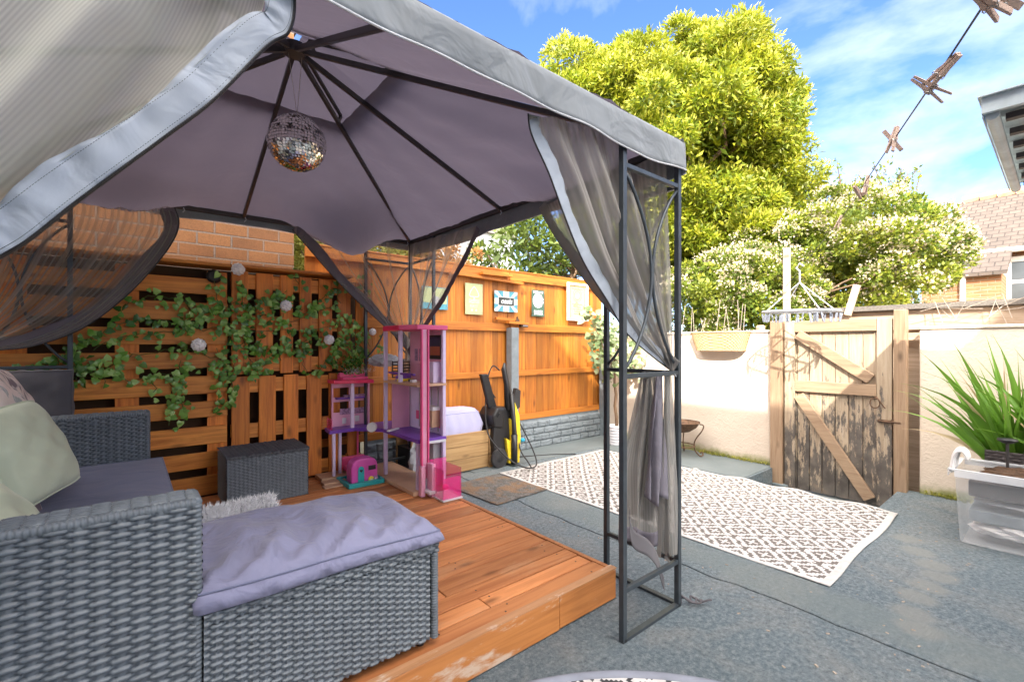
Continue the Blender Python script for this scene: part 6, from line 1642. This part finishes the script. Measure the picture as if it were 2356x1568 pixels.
for k, (a_, b_, ta, tb, lb) in enumerate(spec):
    o = p0 if k == 0 else copy_tree(p0); A = Vector(onT(*a_, ta)); B = Vector(onT(*b_, tb)); o.location = (A+B)/2
    o.rotation_mode = 'QUATERNION'; o.rotation_quaternion = (B-A).to_track_quat('Z', 'Y') @ Euler((0, 0, k*.7)).to_quaternion(); o['label'] = lb
    s_ = 1.15; o.scale = (s_, s_, s_)

# lean-to roof at the right
t = thing('lean_to_roof', (3.1, 0, 2.15), 'corrugated lean-to roof corner with metal flashing at the top right edge', 'roof')
zr = 2.17; ca = onZ(2257, 262, zr) if False else None
def onZup(x, y, z): r = ray(x, y); t_ = (z-CAMH)/r[2]; return (t_*r[0], t_*r[1], z)
A_ = onZup(2258, 262, zr); B_ = onZup(2338, 432, zr); xa, ya = A_[0], A_[1]; xb = B_[0]
MB().grid(lambda u, v: (xa+.02+(xb-xa-.02)*v, ya-.03-2.6*u, zr+.03+.012*math.sin(v*(xb-xa)/.076*6.28)*1), 2, 150).build('sheet', 'corrugated_metal', t, smooth=True, solid=.002)
mb = MB(); [mb.box(xa+.10+k*.20, xa+.135+k*.20, ya-2.6, ya-.06, zr-.012, zr+.012) for k in range(7)]; mb.build('batten', 'brown_planter', t)
mb = MB(); mb.box(xa, xa+.02, ya-2.6, ya, zr+.0, zr+.06); mb.box(xa-.02, xa+.14, ya-2.6, ya+.01, zr+.0605, zr+.065); mb.build('front_flashing', 'flashing_metal', t)
mb = MB(); mb.box(xa+.021, xb, ya-.004, ya, zr-.01, zr+.06); mb.tube([(xa+.03, ya-.028, zr-.004), (xb, ya-.028, zr-.004)], .021, 12); mb.build('gutter', 'flashing_metal', t, smooth=False)
MB().box(xa+.3, xb+.2, ya-2.2, ya-.62, zr-.14, zr-.04).build('beam', 'steel_grey', t)

# neighbour's house
HX_ = 16.
e1 = onX(2212, 583, HX_); e2 = onX(2356, 570, HX_); ze = e1[2]; yl_ = e1[1]
r1 = onX(2232, 462, HX_+3.2); zr_ = r1[2]
t = thing('neighbour_house', (HX_+2, -2, 0), 'sunlit brick house with weathered tiled roof and white window beyond the right wall', 'house')
MB().box(HX_, HX_+6.4, -9, yl_+.2, -.2, ze-.05).build('wall', 'house_brick', t)
mb = MB(); mb.prism([(HX_-.25, ze-.02), (HX_+3.2, zr_), (HX_+6.6, ze), (HX_+6.6, ze-.1), (HX_+3.2, zr_-.12), (HX_-.25, ze-.12)], lambda a, b, d: (a, d, b), -9, yl_+.35); rf = mb.build('roof', 'roof_tile', t)
mb = MB()
for k in range(26): y = yl_+.3-k*.36; mb.tube([(HX_+3.2, y, zr_+.02), (HX_+3.2, y-.34, zr_+.05)], [.13, .11], 8)
plain('terracotta', (.6, .32, .18), .85, 0, .3, 6, .3)
mb.build('ridge_tiles', 'terracotta', rf)
mb = MB(); mb.tube([(HX_-.3, yl_+.3, ze-.08), (HX_-.3, -9, ze-.08)], .06, 8); mb.build('gutter', 'white_paint', t)
w1 = onX(2308, 593, HX_-.03); w2 = onX(2400, 690, HX_-.03)
fr = MB().box(HX_-.05, HX_-.001, w2[1], w1[1], w2[2]-.3, w1[2]).build('window', 'white_paint', t)
wy0, wy1, wz0, wz1 = w2[1]+.12, w1[1]-.14, w2[2]-.2, w1[2]-.12; zm_ = (wz0+wz1)/2+.1
MB().box(HX_-.056, HX_-.051, wy0, wy1, wz0, zm_-.04).build('pane', 'window_glass', fr); MB().box(HX_-.056, HX_-.051, wy0, wy1, zm_+.04, wz1).build('pane', 'window_glass', fr)
t = thing('house_extension', (HX_-.8, yl_, 0), 'low lean-to brick extension with small tiled roof in front of the sunlit house', 'building')
g1 = onX(2203, 600, HX_-1.4); g2 = onX(2300, 632, HX_-.3)
ey1 = onX(2120, 600, HX_-1.5)[1]; ey0 = g2[1]-.1; zt_ = onX(2200, 632, HX_-1.5)[2]
MB().box(HX_-1.5, HX_-.02, ey0, ey1, -.2, zt_).build('wall', 'house_brick', t)
mb = MB(); mb.prism([(HX_-1.65, zt_+.0), (HX_-.03, zt_+.75), (HX_-.03, zt_+.65), (HX_-1.65, zt_-.08)], lambda a, b, d: (a, d, b), ey0-.1, ey1); mb.build('roof', 'roof_tile', t)
MB().tube([(HX_-1.56, g1[1]-.1, -.2), (HX_-1.56, g1[1]-.1, zt_)], .05, 8).build('drainpipe', 'white_paint', t)
# distant house under canopy
t = thing('distant_house', onT(1010, 560, 26), 'pale gabled house far beyond the fence seen through the net curtain', 'house')
q = onT(1010, 560, 26)
MB().box(q[0]-1.6, q[0]+3, q[1]-3, q[1]+2, -.2, q[2]+.2).build('wall', 'grey_plastic', t)
mb = MB(); mb.prism([(-3.2, .2), (2.2, .2), (-.5, 2.2)], lambda a, b, d: (q[0]+d, q[1]+a, q[2]+b), -1.8, 3.2); mb.build('roof', 'felt_roof', t)

for m in MATS.values(): pass
